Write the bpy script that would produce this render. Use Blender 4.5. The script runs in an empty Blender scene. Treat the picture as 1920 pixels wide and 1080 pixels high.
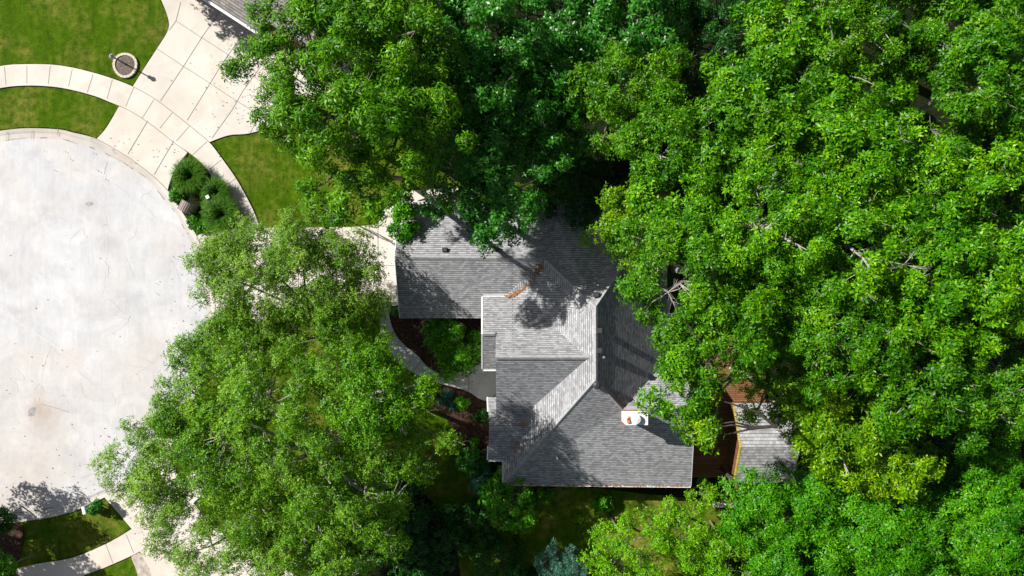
import bpy, math, random
import numpy as np
from mathutils import Vector
R_ = math.radians
scene = bpy.context.scene
# ------------------------------------------------------------------ camera, sky, sun, exposure
H = 49.2            # drone height above the ground (m)
PPM = 26.0          # photo pixels per metre on the ground
cam = bpy.data.cameras.new("camera"); camo = bpy.data.objects.new("camera", cam)
scene.collection.objects.link(camo); camo.location = (0, 0, H); camo.rotation_euler = (0, 0, 0)
cam.sensor_width = 36; cam.lens = 18 / (960 / PPM / H); cam.clip_end = 600; cam.clip_start = 0.5
scene.camera = camo
SUN_EL, SUN_AZ = 38.5, 28.5      # shadows run 30 deg below +x in the picture
world = bpy.data.worlds.new("World"); scene.world = world; world.use_nodes = True
wn = world.node_tree.nodes; wl = world.node_tree.links
sky = wn.new("ShaderNodeTexSky"); sky.sky_type = 'NISHITA'; sky.sun_disc = False
sky.sun_elevation = R_(SUN_EL)
sdir = Vector((-math.cos(R_(SUN_AZ)) * math.cos(R_(SUN_EL)), math.sin(R_(SUN_AZ)) * math.cos(R_(SUN_EL)), math.sin(R_(SUN_EL))))
sky.sun_rotation = math.atan2(sdir.x, sdir.y)
hs = wn.new("ShaderNodeHueSaturation"); hs.inputs["Saturation"].default_value = .6; wl.new(sky.outputs[0], hs.inputs["Color"]); wl.new(hs.outputs[0], wn["Background"].inputs[0]); wn["Background"].inputs[1].default_value = 0.05
sl = bpy.data.lights.new("sun", 'SUN'); sl.energy = 5.0; sl.angle = R_(0.5); sl.color = (1.0, 0.965, 0.91)
slo = bpy.data.objects.new("sun", sl); scene.collection.objects.link(slo)
slo.rotation_euler = (-sdir).to_track_quat('-Z', 'Y').to_euler(); slo.location = (-30, 20, 60)
scene.view_settings.view_transform = 'Standard'; scene.view_settings.look = 'None'
scene.view_settings.exposure = 0.55; scene.view_settings.gamma = 1.0
scene.render.engine = 'CYCLES'
scene.cycles.max_bounces = 4; scene.cycles.diffuse_bounces = 1; scene.cycles.transmission_bounces = 2
scene.cycles.use_denoising = True

# ------------------------------------------------------------------ helpers
COL = scene.collection
def W(px, py, z=0.0):
    s = (H - z) / H / PPM
    return Vector(((px - 960) * s, (540 - py) * s, z))
def tag(o, label=None, cat=None, group=None, kind=None):
    if label: o["label"] = label
    if cat: o["category"] = cat
    if group: o["group"] = group
    if kind: o["kind"] = kind
    return o
def empty(name, loc, rz=0.0):
    o = bpy.data.objects.new(name, None); COL.objects.link(o); o.location = loc
    o.rotation_euler = (0, 0, rz); o.empty_display_size = 0.3
    return o
def link(name, me, mat, parent=None):
    o = bpy.data.objects.new(name, me); COL.objects.link(o)
    if mat: me.materials.append(mat)
    if parent: o.parent = parent
    return o
class MB:
    """collects faces (with uv) and links them as one mesh object"""
    def __init__(s): s.v = []; s.f = []; s.uv = []; s.sm = False
    def face(s, pts, uv=None):
        b = len(s.v); s.v += [tuple(p) for p in pts]; s.f.append(tuple(range(b, b + len(pts))))
        s.uv += [tuple(u) for u in uv] if uv else [(p[0], p[1]) for p in pts]
    def box(s, c, d, rz=0.0, tilt=0.0):
        cx, cy, cz = c; dx, dy, dz = d[0] / 2, d[1] / 2, d[2] / 2; ca, sa = math.cos(rz), math.sin(rz)
        P = []
        for z in (-dz, dz):
            for x, y in ((-dx, -dy), (dx, -dy), (dx, dy), (-dx, dy)):
                P.append((cx + x * ca - y * sa, cy + x * sa + y * ca, cz + z + tilt * x))
        for q in ((3, 2, 1, 0), (4, 5, 6, 7), (0, 1, 5, 4), (1, 2, 6, 5), (2, 3, 7, 6), (3, 0, 4, 7)):
            s.face([P[i] for i in q])
    def slab(s, pts, t, uvax=None):
        """polygon (list of Vectors, upward) extruded down by t"""
        pts = [Vector(p) for p in pts]
        n = Vector((0, 0, 0))
        for i in range(len(pts)):
            n += pts[i].cross(pts[(i + 1) % len(pts)])
        if n.z < 0: pts = pts[::-1]; n = -n
        n.normalize()
        if uvax is None and (abs(n.x) + abs(n.y)) > 0.02:
            u = Vector((0, 0, 1)).cross(n).normalized(); v = n.cross(u)
        elif uvax: u, v = uvax
        else: u, v = Vector((1, 0, 0)), Vector((0, 1, 0))
        s.face(pts, [(p.dot(u), p.dot(v)) for p in pts])
        lo = [p - Vector((0, 0, t)) for p in pts]
        s.face(lo[::-1])
        for i in range(len(pts)):
            j = (i + 1) % len(pts); s.face([pts[i], lo[i], lo[j], pts[j]])
    def tube(s, pts, rads, n=6, cap=True):
        pts = [Vector(p) for p in pts]; rings = []
        for i, p in enumerate(pts):
            d = (pts[min(i + 1, len(pts) - 1)] - pts[max(i - 1, 0)])
            if d.length < 1e-6: d = Vector((0, 0, 1))
            d.normalize(); a = d.orthogonal().normalized() if abs(d.z) > .95 else Vector((0, 0, 1)).cross(d).normalized(); b = d.cross(a)
            base = len(s.v)
            for k in range(n):
                t = 2 * math.pi * k / n; q = p + (a * math.cos(t) + b * math.sin(t)) * rads[i]
                s.v.append(tuple(q)); 
            rings.append(base)
        for i in range(len(rings) - 1):
            for k in range(n):
                k2 = (k + 1) % n
                s.f.append((rings[i] + k, rings[i] + k2, rings[i + 1] + k2, rings[i + 1] + k)); s.uv += [(0, 0)] * 4
        if cap:
            s.f.append(tuple(rings[0] + k for k in range(n))[::-1]); s.uv += [(0, 0)] * n
            s.f.append(tuple(rings[-1] + k for k in range(n))); s.uv += [(0, 0)] * n
    def lathe(s, c, prof, n=20):
        base = len(s.v)
        for r, z in prof:
            for k in range(n):
                t = 2 * math.pi * k / n; s.v.append((c[0] + r * math.cos(t), c[1] + r * math.sin(t), c[2] + z))
        for i in range(len(prof) - 1):
            for k in range(n):
                k2 = (k + 1) % n; a = base + i * n
                s.f.append((a + k, a + k2, a + n + k2, a + n + k)); s.uv += [(0, 0)] * 4
        a = base + (len(prof) - 1) * n
        s.f.append(tuple(a + k for k in range(n))); s.uv += [(0, 0)] * n
        s.f.append(tuple(base + k for k in range(n))[::-1]); s.uv += [(0, 0)] * n
    def build(s, name, mat, parent=None, smooth=False):
        me = bpy.data.meshes.new(name); off = Vector(parent_world(parent)) if parent else None
        vv = s.v
        if parent:
            rz = parent_rot(parent); ca, sa = math.cos(-rz), math.sin(-rz)
            vv = []
            for x, y, z in s.v:
                x -= off.x; y -= off.y; z -= off.z; vv.append((x * ca - y * sa, x * sa + y * ca, z))
        me.from_pydata(vv, [], s.f); uvl = me.uv_layers.new(name="UVMap")
        uvl.data.foreach_set("uv", np.array(s.uv, dtype=np.float32).ravel())
        if smooth: me.polygons.foreach_set("use_smooth", [True] * len(me.polygons))
        me.update()
        return link(name, me, mat, parent)
def parent_world(o):
    p = Vector((0, 0, 0))
    while o is not None:
        p += Vector(o.location); o = o.parent
    return p
def parent_rot(o): return 0.0
def cr(pts, n=6, closed=False):
    """Catmull-Rom through pixel points"""
    P = [Vector((p[0], p[1], 0)) for p in pts]; out = []; m = len(P)
    rng = range(m) if closed else range(m - 1)
    for i in rng:
        if closed: a, b, c, d = P[(i - 1) % m], P[i], P[(i + 1) % m], P[(i + 2) % m]
        else: a, b, c, d = P[max(i - 1, 0)], P[i], P[i + 1], P[min(i + 2, m - 1)]
        for k in range(n):
            t = k / n
            q = 0.5 * ((2 * b) + (c - a) * t + (2 * a - 5 * b + 4 * c - d) * t * t + (3 * b - a - 3 * c + d) * t ** 3)
            out.append((q.x, q.y))
    if not closed: out.append(tuple(pts[-1]))
    return out

# ------------------------------------------------------------------ materials
class NT:
    def __init__(s, name):
        s.m = bpy.data.materials.new(name); s.m.use_nodes = True; s.t = s.m.node_tree; s.n = s.t.nodes; s.l = s.t.links
        s.b = s.n["Principled BSDF"]; s.out = s.n["Material Output"]
        s.co = s.n.new("ShaderNodeTexCoord")
    def obj(s): return s.co.outputs["Object"]
    def uv(s): return s.co.outputs["UV"]
    def noise(s, scale, det=4, rough=.55, vec=None, dist=0.0, stretch=None):
        v = vec or s.obj()
        if stretch:
            mp = s.n.new("ShaderNodeMapping"); mp.inputs["Scale"].default_value = stretch[0]; mp.inputs["Rotation"].default_value = stretch[1]
            s.l.new(v, mp.inputs[0]); v = mp.outputs[0]
        x = s.n.new("ShaderNodeTexNoise"); x.inputs["Scale"].default_value = scale; x.inputs["Detail"].default_value = det
        x.inputs["Roughness"].default_value = rough; x.inputs["Distortion"].default_value = dist
        s.l.new(v, x.inputs["Vector"]); return x.outputs[0]
    def ramp(s, fac, stops, interp='LINEAR'):
        r = s.n.new("ShaderNodeValToRGB"); r.color_ramp.interpolation = interp; e = r.color_ramp.elements
        while len(e) < len(stops): e.new(0.5)
        for i, (p, c) in enumerate(stops):
            e[i].position = p; e[i].color = (*c, 1) if len(c) == 3 else c
        s.l.new(fac, r.inputs[0]); return r.outputs[0]
    def mix(s, f, a, b, mode='MIX'):
        m = s.n.new("ShaderNodeMix"); m.data_type = 'RGBA'; m.blend_type = mode
        for sock, val in ((m.inputs[0], f), (m.inputs[6], a), (m.inputs[7], b)):
            if isinstance(val, (int, float)): sock.default_value = val
            elif isinstance(val, tuple): sock.default_value = (*val, 1)
            else: s.l.new(val, sock)
        return m.outputs[2]
    def bump(s, h, dist, strength=1.0):
        b = s.n.new("ShaderNodeBump"); b.inputs["Distance"].default_value = dist; b.inputs["Strength"].default_value = strength
        s.l.new(h, b.inputs["Height"]); s.l.new(b.outputs[0], s.b.inputs["Normal"]); return b
    def col(s, c): 
        if isinstance(c, tuple): s.b.inputs["Base Color"].default_value = (*c, 1)
        else: s.l.new(c, s.b.inputs["Base Color"])
    def fin(s, rough=.8, spec=.3, metal=0.0):
        s.b.inputs["Roughness"].default_value = rough; s.b.inputs["Specular IOR Level"].default_value = spec
        s.b.inputs["Metallic"].default_value = metal; return s.m
def plain(name, c, rough=.7, spec=.3, metal=0, var=.15, scale=8):
    t = NT(name); n = t.noise(scale, 5)
    t.col(t.mix(t.ramp(n, [(.3, (0, 0, 0)), (.7, (1, 1, 1))]), tuple(x * (1 - var) for x in c), tuple(min(1, x * (1 + var)) for x in c)))
    t.bump(n, .004); return t.fin(rough, spec, metal)
def grass_mat(name, dark=1.0, yellow=.68):
    t = NT(name)
    n1 = t.noise(.35, 5, .6, dist=.6); n2 = t.noise(2.2, 5, .65); n3 = t.noise(22, 3, .7, stretch=((1, .45, 1), (0, 0, .9))); n4 = t.noise(60, 2, .6)
    g = t.mix(t.ramp(n2, [(.3, (0, 0, 0)), (.7, (1, 1, 1))]), (.032 * dark, .092 * dark, .0015 * dark), (.090 * dark, .156 * dark, .004 * dark))
    yel = t.ramp(n1, [(.44, (0, 0, 0)), (.62, (yellow, yellow, yellow))])
    y2 = t.mix(1.0, yel, t.ramp(n2, [(.4, (.15, .15, .15)), (.62, (1, 1, 1))]), 'MULTIPLY')
    g = t.mix(y2, g, (.23 * dark, .21 * dark, .045 * dark))
    g = t.mix(.8, g, t.ramp(n3, [(.25, (.45, .45, .45)), (.75, (1.5, 1.5, 1.45))]), 'MULTIPLY')
    g = t.mix(.6, g, t.ramp(n4, [(.3, (.6, .6, .6)), (.7, (1.35, 1.35, 1.3))]), 'MULTIPLY')
    n7 = t.noise(1.5, 4, .65, dist=.4, stretch=((1, .16, 1), (0, 0, .08))); g = t.mix(.85, g, t.ramp(n7, [(.32, (.72, .76, .72)), (.68, (1.26, 1.22, 1.2))]), 'MULTIPLY')
    t.col(g); t.bump(t.mix(.5, n3, n4), .06, .9); return t.fin(.9, .05)
def concrete_mat(name, base, warm=0.0, stain=.18, broad=.12, crackle=False):
    t = NT(name)
    n1 = t.noise(.28, 6, .62, dist=.8); n2 = t.noise(1.6, 6, .65, dist=.3); n3 = t.noise(30, 4, .7); n4 = t.noise(.12, 3, .5, dist=1.5)
    lo = tuple(x * (1 - broad * 1.6) for x in base); hi = tuple(min(.95, x * (1 + broad)) for x in base)
    c = t.mix(t.ramp(n1, [(.32, (0, 0, 0)), (.68, (1, 1, 1))]), lo, hi)
    c = t.mix(t.ramp(n4, [(.52, (0, 0, 0)), (.75, (.6, .6, .6))]), c, (base[0] * 1.02, base[1] * .93, base[2] * .84))
    c = t.mix(t.ramp(n2, [(.6, (0, 0, 0)), (.8, (stain,) * 3)]), c, tuple(x * .55 for x in base))
    c = t.mix(.35, c, t.ramp(n3, [(.3, (.82, .82, .82)), (.7, (1.12, 1.12, 1.12))]), 'MULTIPLY')
    if crackle:
        # trowel sweeps and faint scratches
        n5 = t.noise(2.6, 4, .7, dist=1.2, stretch=((1, .18, 1), (0, 0, .7)))
        c = t.mix(.45, c, t.ramp(n5, [(.3, (.86, .865, .88)), (.55, (1.0, 1.0, 1.0)), (.75, (1.14, 1.14, 1.14))]), 'MULTIPLY')
    if crackle:
        def spot(px, py, rad, colr, amt):
            nonlocal c
            g = t.n.new("ShaderNodeVectorMath"); g.operation = 'DISTANCE'; t.l.new(t.obj(), g.inputs[0]); q = W(px, py); g.inputs[1].default_value = (q.x, q.y, 0)
            md = t.n.new("ShaderNodeMath"); md.operation = 'MULTIPLY_ADD'; t.l.new(n2, md.inputs[0]); md.inputs[1].default_value = rad * .9; t.l.new(g.outputs["Value"], md.inputs[2])
            dv = t.n.new("ShaderNodeMath"); dv.operation = 'DIVIDE'; t.l.new(md.outputs[0], dv.inputs[0]); dv.inputs[1].default_value = rad * 1.9
            c = t.mix(t.ramp(dv.outputs[0], [(.25, (amt,) * 3), (.85, (0, 0, 0))]), c, colr)
        for q in ((60, 820, 6.5, (.50, .43, .36), .55), (250, 700, 3.0, (.52, .44, .37), .5), (285, 640, 2.2, (.52, .45, .39), .35), (75, 772, 1.0, (.34, .25, .18), .85), (85, 790, 1.7, (.40, .32, .26), .5),
                  (203, 458, .9, (.30, .28, .28), .6), (165, 385, .8, (.30, .28, .28), .6), (190, 415, .9, (.38, .36, .36), .5), (130, 668, 1.2, (.50, .40, .34), .5), (70, 740, .8, (.42, .34, .28), .6), (40, 960, 4, (.56, .46, .38), .5), (290, 780, 2.5, (.47, .40, .34), .5), (180, 272, 1.6, (.40, .38, .37), .35)):
            spot(q[0], q[1], q[2], q[3], q[4] * .7)
        n6 = t.noise(.55, 5, .7, dist=2.0); c = t.mix(.6, c, t.ramp(n6, [(.35, (.91, .91, .92)), (.5, (1, 1, 1)), (.62, (1.07, 1.07, 1.07))]), 'MULTIPLY')
    else:
        n6 = t.noise(.5, 3, .6, dist=1.0); c = t.mix(.8, c, t.ramp(n6, [(.35, (.90, .885, .87)), (.6, (1.03, 1.03, 1.03))]), 'MULTIPLY')
    t.col(c); t.bump(t.mix(.5, n3, n2), .008, .5); return t.fin(.85, .25)
def shingle_mat(name, base=(.355, .358, .37), w=.25, h=.15):
    t = NT(name)
    def brick(bw, ms, c1, c2, cm, freq=2):
        br = t.n.new("ShaderNodeTexBrick"); t.l.new(t.uv(), br.inputs["Vector"]); br.offset = .5; br.offset_frequency = freq
        br.inputs["Scale"].default_value = 1.0; br.inputs["Brick Width"].default_value = bw; br.inputs["Row Height"].default_value = h
        br.inputs["Mortar Size"].default_value = ms; br.inputs["Mortar Smooth"].default_value = .3
        for k, c in (("Color1", c1), ("Color2", c2), ("Mortar", cm)): br.inputs[k].default_value = (*c, 1)
        return br
    br = brick(w, .006, tuple(x * .72 for x in base), tuple(x * 1.24 for x in base), tuple(x * .5 for x in base))
    ln = brick(900, .020, (1, 1, 1), (1, 1, 1), (.36, .36, .37))
    n = t.noise(.9, 4, .6); n2 = t.noise(11, 3, .7, vec=t.uv(), stretch=((.6, 1, 1), (0, 0, 0))); n3 = t.noise(45, 2)
    c = t.mix(.95, br.outputs[0], ln.outputs[0], 'MULTIPLY')
    c = t.mix(.7, c, t.ramp(n, [(.3, (.94, .94, .95)), (.7, (1.05, 1.05, 1.05))]), 'MULTIPLY')
    c = t.mix(.9, c, t.ramp(n2, [(.3, (.86, .86, .87)), (.7, (1.14, 1.14, 1.12))]), 'MULTIPLY')
    c = t.mix(.5, c, t.ramp(n3, [(.3, (.8, .8, .8)), (.7, (1.2, 1.2, 1.2))]), 'MULTIPLY')
    t.col(c); t.bump(t.mix(.3, ln.outputs[1], n3), -.018, .9); return t.fin(.92, .1)
def leaf_mat(name, c0, c1, c2, trans=.38, spec=.35, rough=.42):
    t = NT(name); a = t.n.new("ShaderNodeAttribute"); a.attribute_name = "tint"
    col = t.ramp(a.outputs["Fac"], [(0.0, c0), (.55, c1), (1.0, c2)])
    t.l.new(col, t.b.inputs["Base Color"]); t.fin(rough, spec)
    tr = t.n.new("ShaderNodeBsdfTranslucent")
    t.l.new(t.mix(1.0, col, (1.5, 1.55, .5), 'MULTIPLY'), tr.inputs[0])
    ms = t.n.new("ShaderNodeMixShader"); ms.inputs[0].default_value = trans
    t.l.new(t.b.outputs[0], ms.inputs[1]); t.l.new(tr.outputs[0], ms.inputs[2]); t.l.new(ms.outputs[0], t.out.inputs[0])
    return t.m
def mulch_mat(name, a, b, c, scale=9):
    t = NT(name); n = t.noise(scale, 5, .75); n2 = t.noise(1.1, 4, .6); n3 = t.noise(34, 3, .8)
    x = t.ramp(n, [(.28, a), (.5, b), (.74, c)]); x = t.mix(.8, x, t.ramp(n3, [(.3, (.45, .45, .45)), (.7, (1.5, 1.5, 1.5))]), 'MULTIPLY')
    x = t.mix(.6, x, t.ramp(n2, [(.3, (.6, .6, .6)), (.7, (1.2, 1.2, 1.2))]), 'MULTIPLY')
    t.col(x); t.bump(t.mix(.5, n, n3), .05, 1.0); return t.fin(.95, .1)
def board_mat(name, c, w=.14, axis=1):
    t = NT(name); br = t.n.new("ShaderNodeTexBrick")
    t.l.new(t.uv(), br.inputs["Vector"]); br.inputs["Scale"].default_value = 1; br.inputs["Brick Width"].default_value = 3.2
    br.inputs["Row Height"].default_value = w; br.inputs["Mortar Size"].default_value = .012
    br.inputs["Color1"].default_value = (*(x * .8 for x in c), 1); br.inputs["Color2"].default_value = (*(min(1, x * 1.15) for x in c), 1)
    br.inputs["Mortar"].default_value = (*(x * .2 for x in c), 1)
    n = t.noise(12, 4, .7, stretch=((.2, 1, 1), (0, 0, 0)))
    t.col(t.mix(.6, br.outputs[0], t.ramp(n, [(.3, (.7, .7, .7)), (.7, (1.2, 1.2, 1.2))]), 'MULTIPLY')); return t.fin(.8, .2)

M = {}
M['grass'] = grass_mat('lawn grass'); M['grass_dry'] = grass_mat('dry lawn grass', 1.1, .95)
M['road'] = concrete_mat('road concrete', (.57, .565, .57), stain=.26, broad=.09, crackle=True)
M['walk'] = concrete_mat('pale pavement concrete', (.655, .605, .54), stain=.22, broad=.06)
M['kerb'] = concrete_mat('kerb concrete', (.55, .515, .47), stain=.4, broad=.09)
M['path'] = concrete_mat('path concrete', (.58, .58, .58), stain=.12, broad=.06)
M['joint'] = plain('joint', (.27, .25, .23), .9, .1)
M['crack'] = plain('crack sealant', (.60, .57, .545), .9, .1)
M['stain'] = plain('oil stain', (.33, .31, .30), .9, .1, var=.3, scale=3)
M['shingle'] = shingle_mat('grey asphalt shingles')
M['shingle2'] = shingle_mat('brownish asphalt shingles', (.30, .275, .255), .36, .2)
M['shingle3'] = shingle_mat('shed shingles', (.37, .37, .375), .22, .24)
M['cap'] = plain('ridge cap shingles', (.33, .33, .335), .9, .1, var=.2, scale=5)
M['white'] = plain('white painted metal', (.78, .78, .80), .45, .5, var=.06)
M['siding'] = plain('pale siding', (.55, .53, .48), .7, .3, var=.06, scale=3)
M['yellow'] = board_mat('yellow wood siding', (.50, .38, .09), .15)
M['brownboard'] = board_mat('brown stained siding', (.20, .10, .045), .16)
M['brick'] = mulch_mat('brick', (.22, .10, .07), (.33, .17, .12), (.42, .25, .2), 6)
M['dark'] = plain('dark metal', (.035, .035, .038), .5, .4, var=.3)
M['vent'] = plain('vent metal', (.05, .05, .053), .55, .4, var=.2)
M['grey'] = plain('grey metal', (.33, .34, .36), .5, .5, var=.1)
M['rust'] = plain('terracotta', (.55, .17, .06), .8, .2, var=.2)
M['deck'] = board_mat('orange stained deck boards', (.22, .11, .052))
M['mulch'] = mulch_mat('red brown mulch', (.018, .010, .007), (.065, .036, .025), (.20, .13, .095))
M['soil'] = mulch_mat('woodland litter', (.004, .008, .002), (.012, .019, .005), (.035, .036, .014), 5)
M['gravel'] = mulch_mat('grey gravel', (.05, .04, .035), (.17, .14, .12), (.42, .38, .33), 14)
M['stone'] = plain('cream edging stone', (.60, .53, .42), .85, .2, var=.15)
M['rock'] = plain('rock', (.46, .40, .34), .9, .2, var=.3, scale=3)
M['needle'] = mulch_mat('orange fallen needles', (.14, .06, .03), (.38, .18, .07), (.58, .36, .2), 16)
M['bark'] = plain('grey bark', (.20, .175, .15), .9, .15, var=.35, scale=5)
M['bark_pale'] = plain('pale bark', (.36, .33, .29), .85, .2, var=.3, scale=4)
M['bark_dark'] = plain('dark bark', (.07, .06, .05), .9, .15, var=.3, scale=5)
M['glass'] = plain('lamp glass', (.6, .62, .62), .1, .6, var=.05)
L = {}
L['oak'] = leaf_mat('oak leaves', (.012, .085, .001), (.060, .240, .001), (.23, .48, .003), .24, .25)
L['oak2'] = leaf_mat('greener oak leaves', (.010, .07, .001), (.046, .195, .001), (.17, .38, .004), .24, .25)
L['oak3'] = leaf_mat('yellowish oak leaves', (.020, .10, .001), (.095, .255, .001), (.31, .50, .003), .24, .25)
L['locust'] = leaf_mat('locust leaves', (.012, .085, .001), (.060, .215, .001), (.18, .39, .004), .26, .25)
L['maple'] = leaf_mat('maple leaves', (.008, .075, .003), (.025, .165, .006), (.075, .29, .02), .22, .35, .38)
L['olive'] = leaf_mat('pale ash leaves', (.042, .12, .005), (.122, .275, .014), (.30, .47, .06), .3, .2)
L['olive2'] = leaf_mat('ash leaves', (.026, .10, .003), (.088, .245, .006), (.25, .44, .028), .3, .2)
L['lime'] = leaf_mat('young lime leaves', (.04, .17, .001), (.115, .34, .001), (.25, .50, .008), .3, .2)
L['green'] = leaf_mat('saturated green leaves', (.010, .10, .001), (.046, .235, .001), (.15, .41, .005), .26, .25)
L['blue'] = leaf_mat('blue green needles', (.02, .09, .055), (.045, .16, .10), (.11, .26, .18), .12)
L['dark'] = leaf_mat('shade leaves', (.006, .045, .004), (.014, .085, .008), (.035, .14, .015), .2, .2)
L['blade'] = leaf_mat('grass blades', (.028, .11, .006), (.070, .20, .014), (.18, .33, .06), .35, .05)
L['grassy'] = leaf_mat('lawn blades', (.03, .11, .002), (.07, .18, .003), (.13, .25, .01), .25, .1)
# ------------------------------------------------------------------ ground, road, pavements (all structure)
def flat(name, pts, z, mat, t=.05):
    mb = MB(); mb.slab([Vector((W(x, y).x, W(x, y).y, z)) for x, y in pts], t); o = mb.build(name, mat); o["kind"] = "structure"; return o
mb = MB(); g = 170
mb.slab([Vector((-g, -g, 0)), Vector((g, -g, 0)), Vector((g, g, 0)), Vector((-g, g, 0))], .3); o = mb.build("ground", M['grass']); o["kind"] = "structure"

k_in = [(-420, 300), (-160, 292), (-70, 276), (0, 265), (50, 259), (110, 260), (137, 267), (177, 279), (225, 301), (250, 317), (273, 333), (295, 357), (312, 379), (331, 402), (355, 450), (372, 500), (384, 550), (387, 600), (381, 648), (360, 708), (332, 770), (302, 827), (258, 880), (195, 920), (130, 944), (60, 958), (0, 962), (-70, 950), (-150, 915), (-300, 890), (-420, 888)]
k_out = [(-420, 282), (-160, 274), (-70, 258), (0, 246), (50, 241), (110, 243), (138, 249), (182, 261), (235, 291), (258, 307), (284, 327), (304, 345), (322, 366), (344, 400), (370, 443), (389, 492), (402, 545), (405, 600), (399, 652), (378, 715), (350, 780), (318, 840), (268, 893), (197, 932), (133, 960), (60, 975), (0, 980), (-78, 967), (-158, 932), (-300, 908), (-420, 906)]
ki = cr(k_in, 5); ko = cr(k_out, 5)
flat("road", ki + [(-1400, 888), (-1400, 300)], .012, M['road'], .05)
# rolled kerb and gutter
mb = MB()
for i in range(len(ki) - 1):
    a0, a1, b0, b1 = W(*ki[i]), W(*ki[i + 1]), W(*ko[i]), W(*ko[i + 1])
    def P(a, b, f, z): q = a.lerp(b, f); return (q.x, q.y, z)
    prof = [(0, .016), (.5, .010), (.72, .055), (1.0, .085), (1.0, -.02)]
    for (f0, z0), (f1, z1) in zip(prof, prof[1:]):
        mb.face([P(a0, b0, f0, z0), P(a1, b1, f0, z0), P(a1, b1, f1, z1), P(a0, b0, f1, z1)][::-1])
o = mb.build("kerb", M['kerb']); o["kind"] = "structure"

s_out = cr([(-700, 215), (-300, 190), (-100, 148), (0, 125), (50, 121), (100, 122), (140, 128), (180, 138), (215, 149), (250, 163), (290, 185), (330, 215), (365, 243), (393, 267), (415, 295), (442, 333), (462, 368), (480, 405), (490, 440), (499, 500), (504, 560), (503, 620), (495, 690), (478, 765), (448, 835), (400, 905), (340, 965), (300, 1005), (265, 1032), (210, 1058), (172, 1073), (100, 1098), (0, 1115), (-200, 1110), (-700, 1070)], 5)
s_in = cr([(-700, 254), (-300, 230), (-100, 188), (0, 166), (50, 161), (100, 163), (140, 170), (180, 181), (205, 191), (238, 205), (270, 224), (300, 246), (330, 270), (360, 290), (384, 312), (406, 345), (425, 378), (442, 410), (452, 445), (460, 500), (465, 560), (464, 615), (456, 680), (440, 748), (412, 812), (368, 875), (312, 932), (275, 970), (248, 991), (200, 1019), (137, 1045), (74, 1056), (0, 1068), (-200, 1068), (-700, 1030)], 5)
mb = MB()
for i in range(len(s_out) - 1):
    a0, a1, b0, b1 = W(*s_out[i]), W(*s_out[i + 1]), W(*s_in[i]), W(*s_in[i + 1]); z = .088
    for v in (a0, a1, b0, b1): v.z = z
    mb.face([b0, b1, a1, a0][::-1] if (b1 - b0).cross(a0 - b0).z > 0 else [b0, b1, a1, a0])
    for u, v in ((a0, a1), (b0, b1)):
        mb.face([u, v, v - Vector((0, 0, .1)), u - Vector((0, 0, .1))])
o = mb.build("pavement", M['walk']); o["kind"] = "structure"

d1a = cr([(182, 261), (197, 245), (210, 225), (224, 200)], 5) + [(236, 203), (275, 226), (312, 256), (352, 286)] + cr([(352, 287), (332, 312), (320, 340), (315, 358)], 5) + [(304, 346), (284, 328), (258, 308), (235, 292)]
d1b = cr([(250, 163), (272, 128), (298, 88), (314, 62), (318, 45), (312, 22), (300, -8), (290, -40)], 5) + [(330, -70), (430, -30), (500, 40), (560, 90), (640, 70), (680, 110)] + cr([(650, 150), (585, 195), (525, 232), (470, 250), (430, 254), (393, 267)], 5) + [(365, 243), (330, 215), (290, 185)]
flat("driveway", d1a, .082, M['walk'], .1); flat("driveway", d1b, .084, M['walk'], .1)
d2 = [(370, 443), (385, 434), (450, 428), (560, 427), (660, 426), (706, 421)] + cr([(710, 420), (715, 405), (728, 384), (745, 366), (780, 357), (840, 354)], 4) + [(890, 354), (890, 420), (800, 430), (790, 570), (728, 574), (640, 575), (520, 577), (460, 576)] + cr([(444, 578), (420, 586), (405, 600)], 3) + [(402, 545), (389, 492)]
flat("driveway", d2, .080, M['walk'], .1)
d3 = [(197, 932), (222, 960), (248, 991), (262, 1032), (283, 1068), (300, 1150), (690, 1180), (600, 1110)] + cr([(560, 1082), (523, 1058), (477, 1033), (445, 1017), (400, 985), (362, 940), (335, 895), (318, 842)], 4) + [(268, 893)]
flat("driveway", d3, .078, M['walk'], .1)
# garden path
pa = cr([(706, 573), (713, 600), (716, 635), (735, 664), (757, 688), (790, 706), (815, 716), (850, 725), (880, 735), (900, 748), (925, 754)], 4)
pb = cr([(945, 670), (930, 672), (905, 679), (880, 692), (850, 700), (822, 699), (798, 684), (785, 668), (762, 650), (744, 630), (733, 605), (727, 574)], 4)
flat("path", pa + [(945, 754)] + pb, .086, M['path'], .1)
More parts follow.
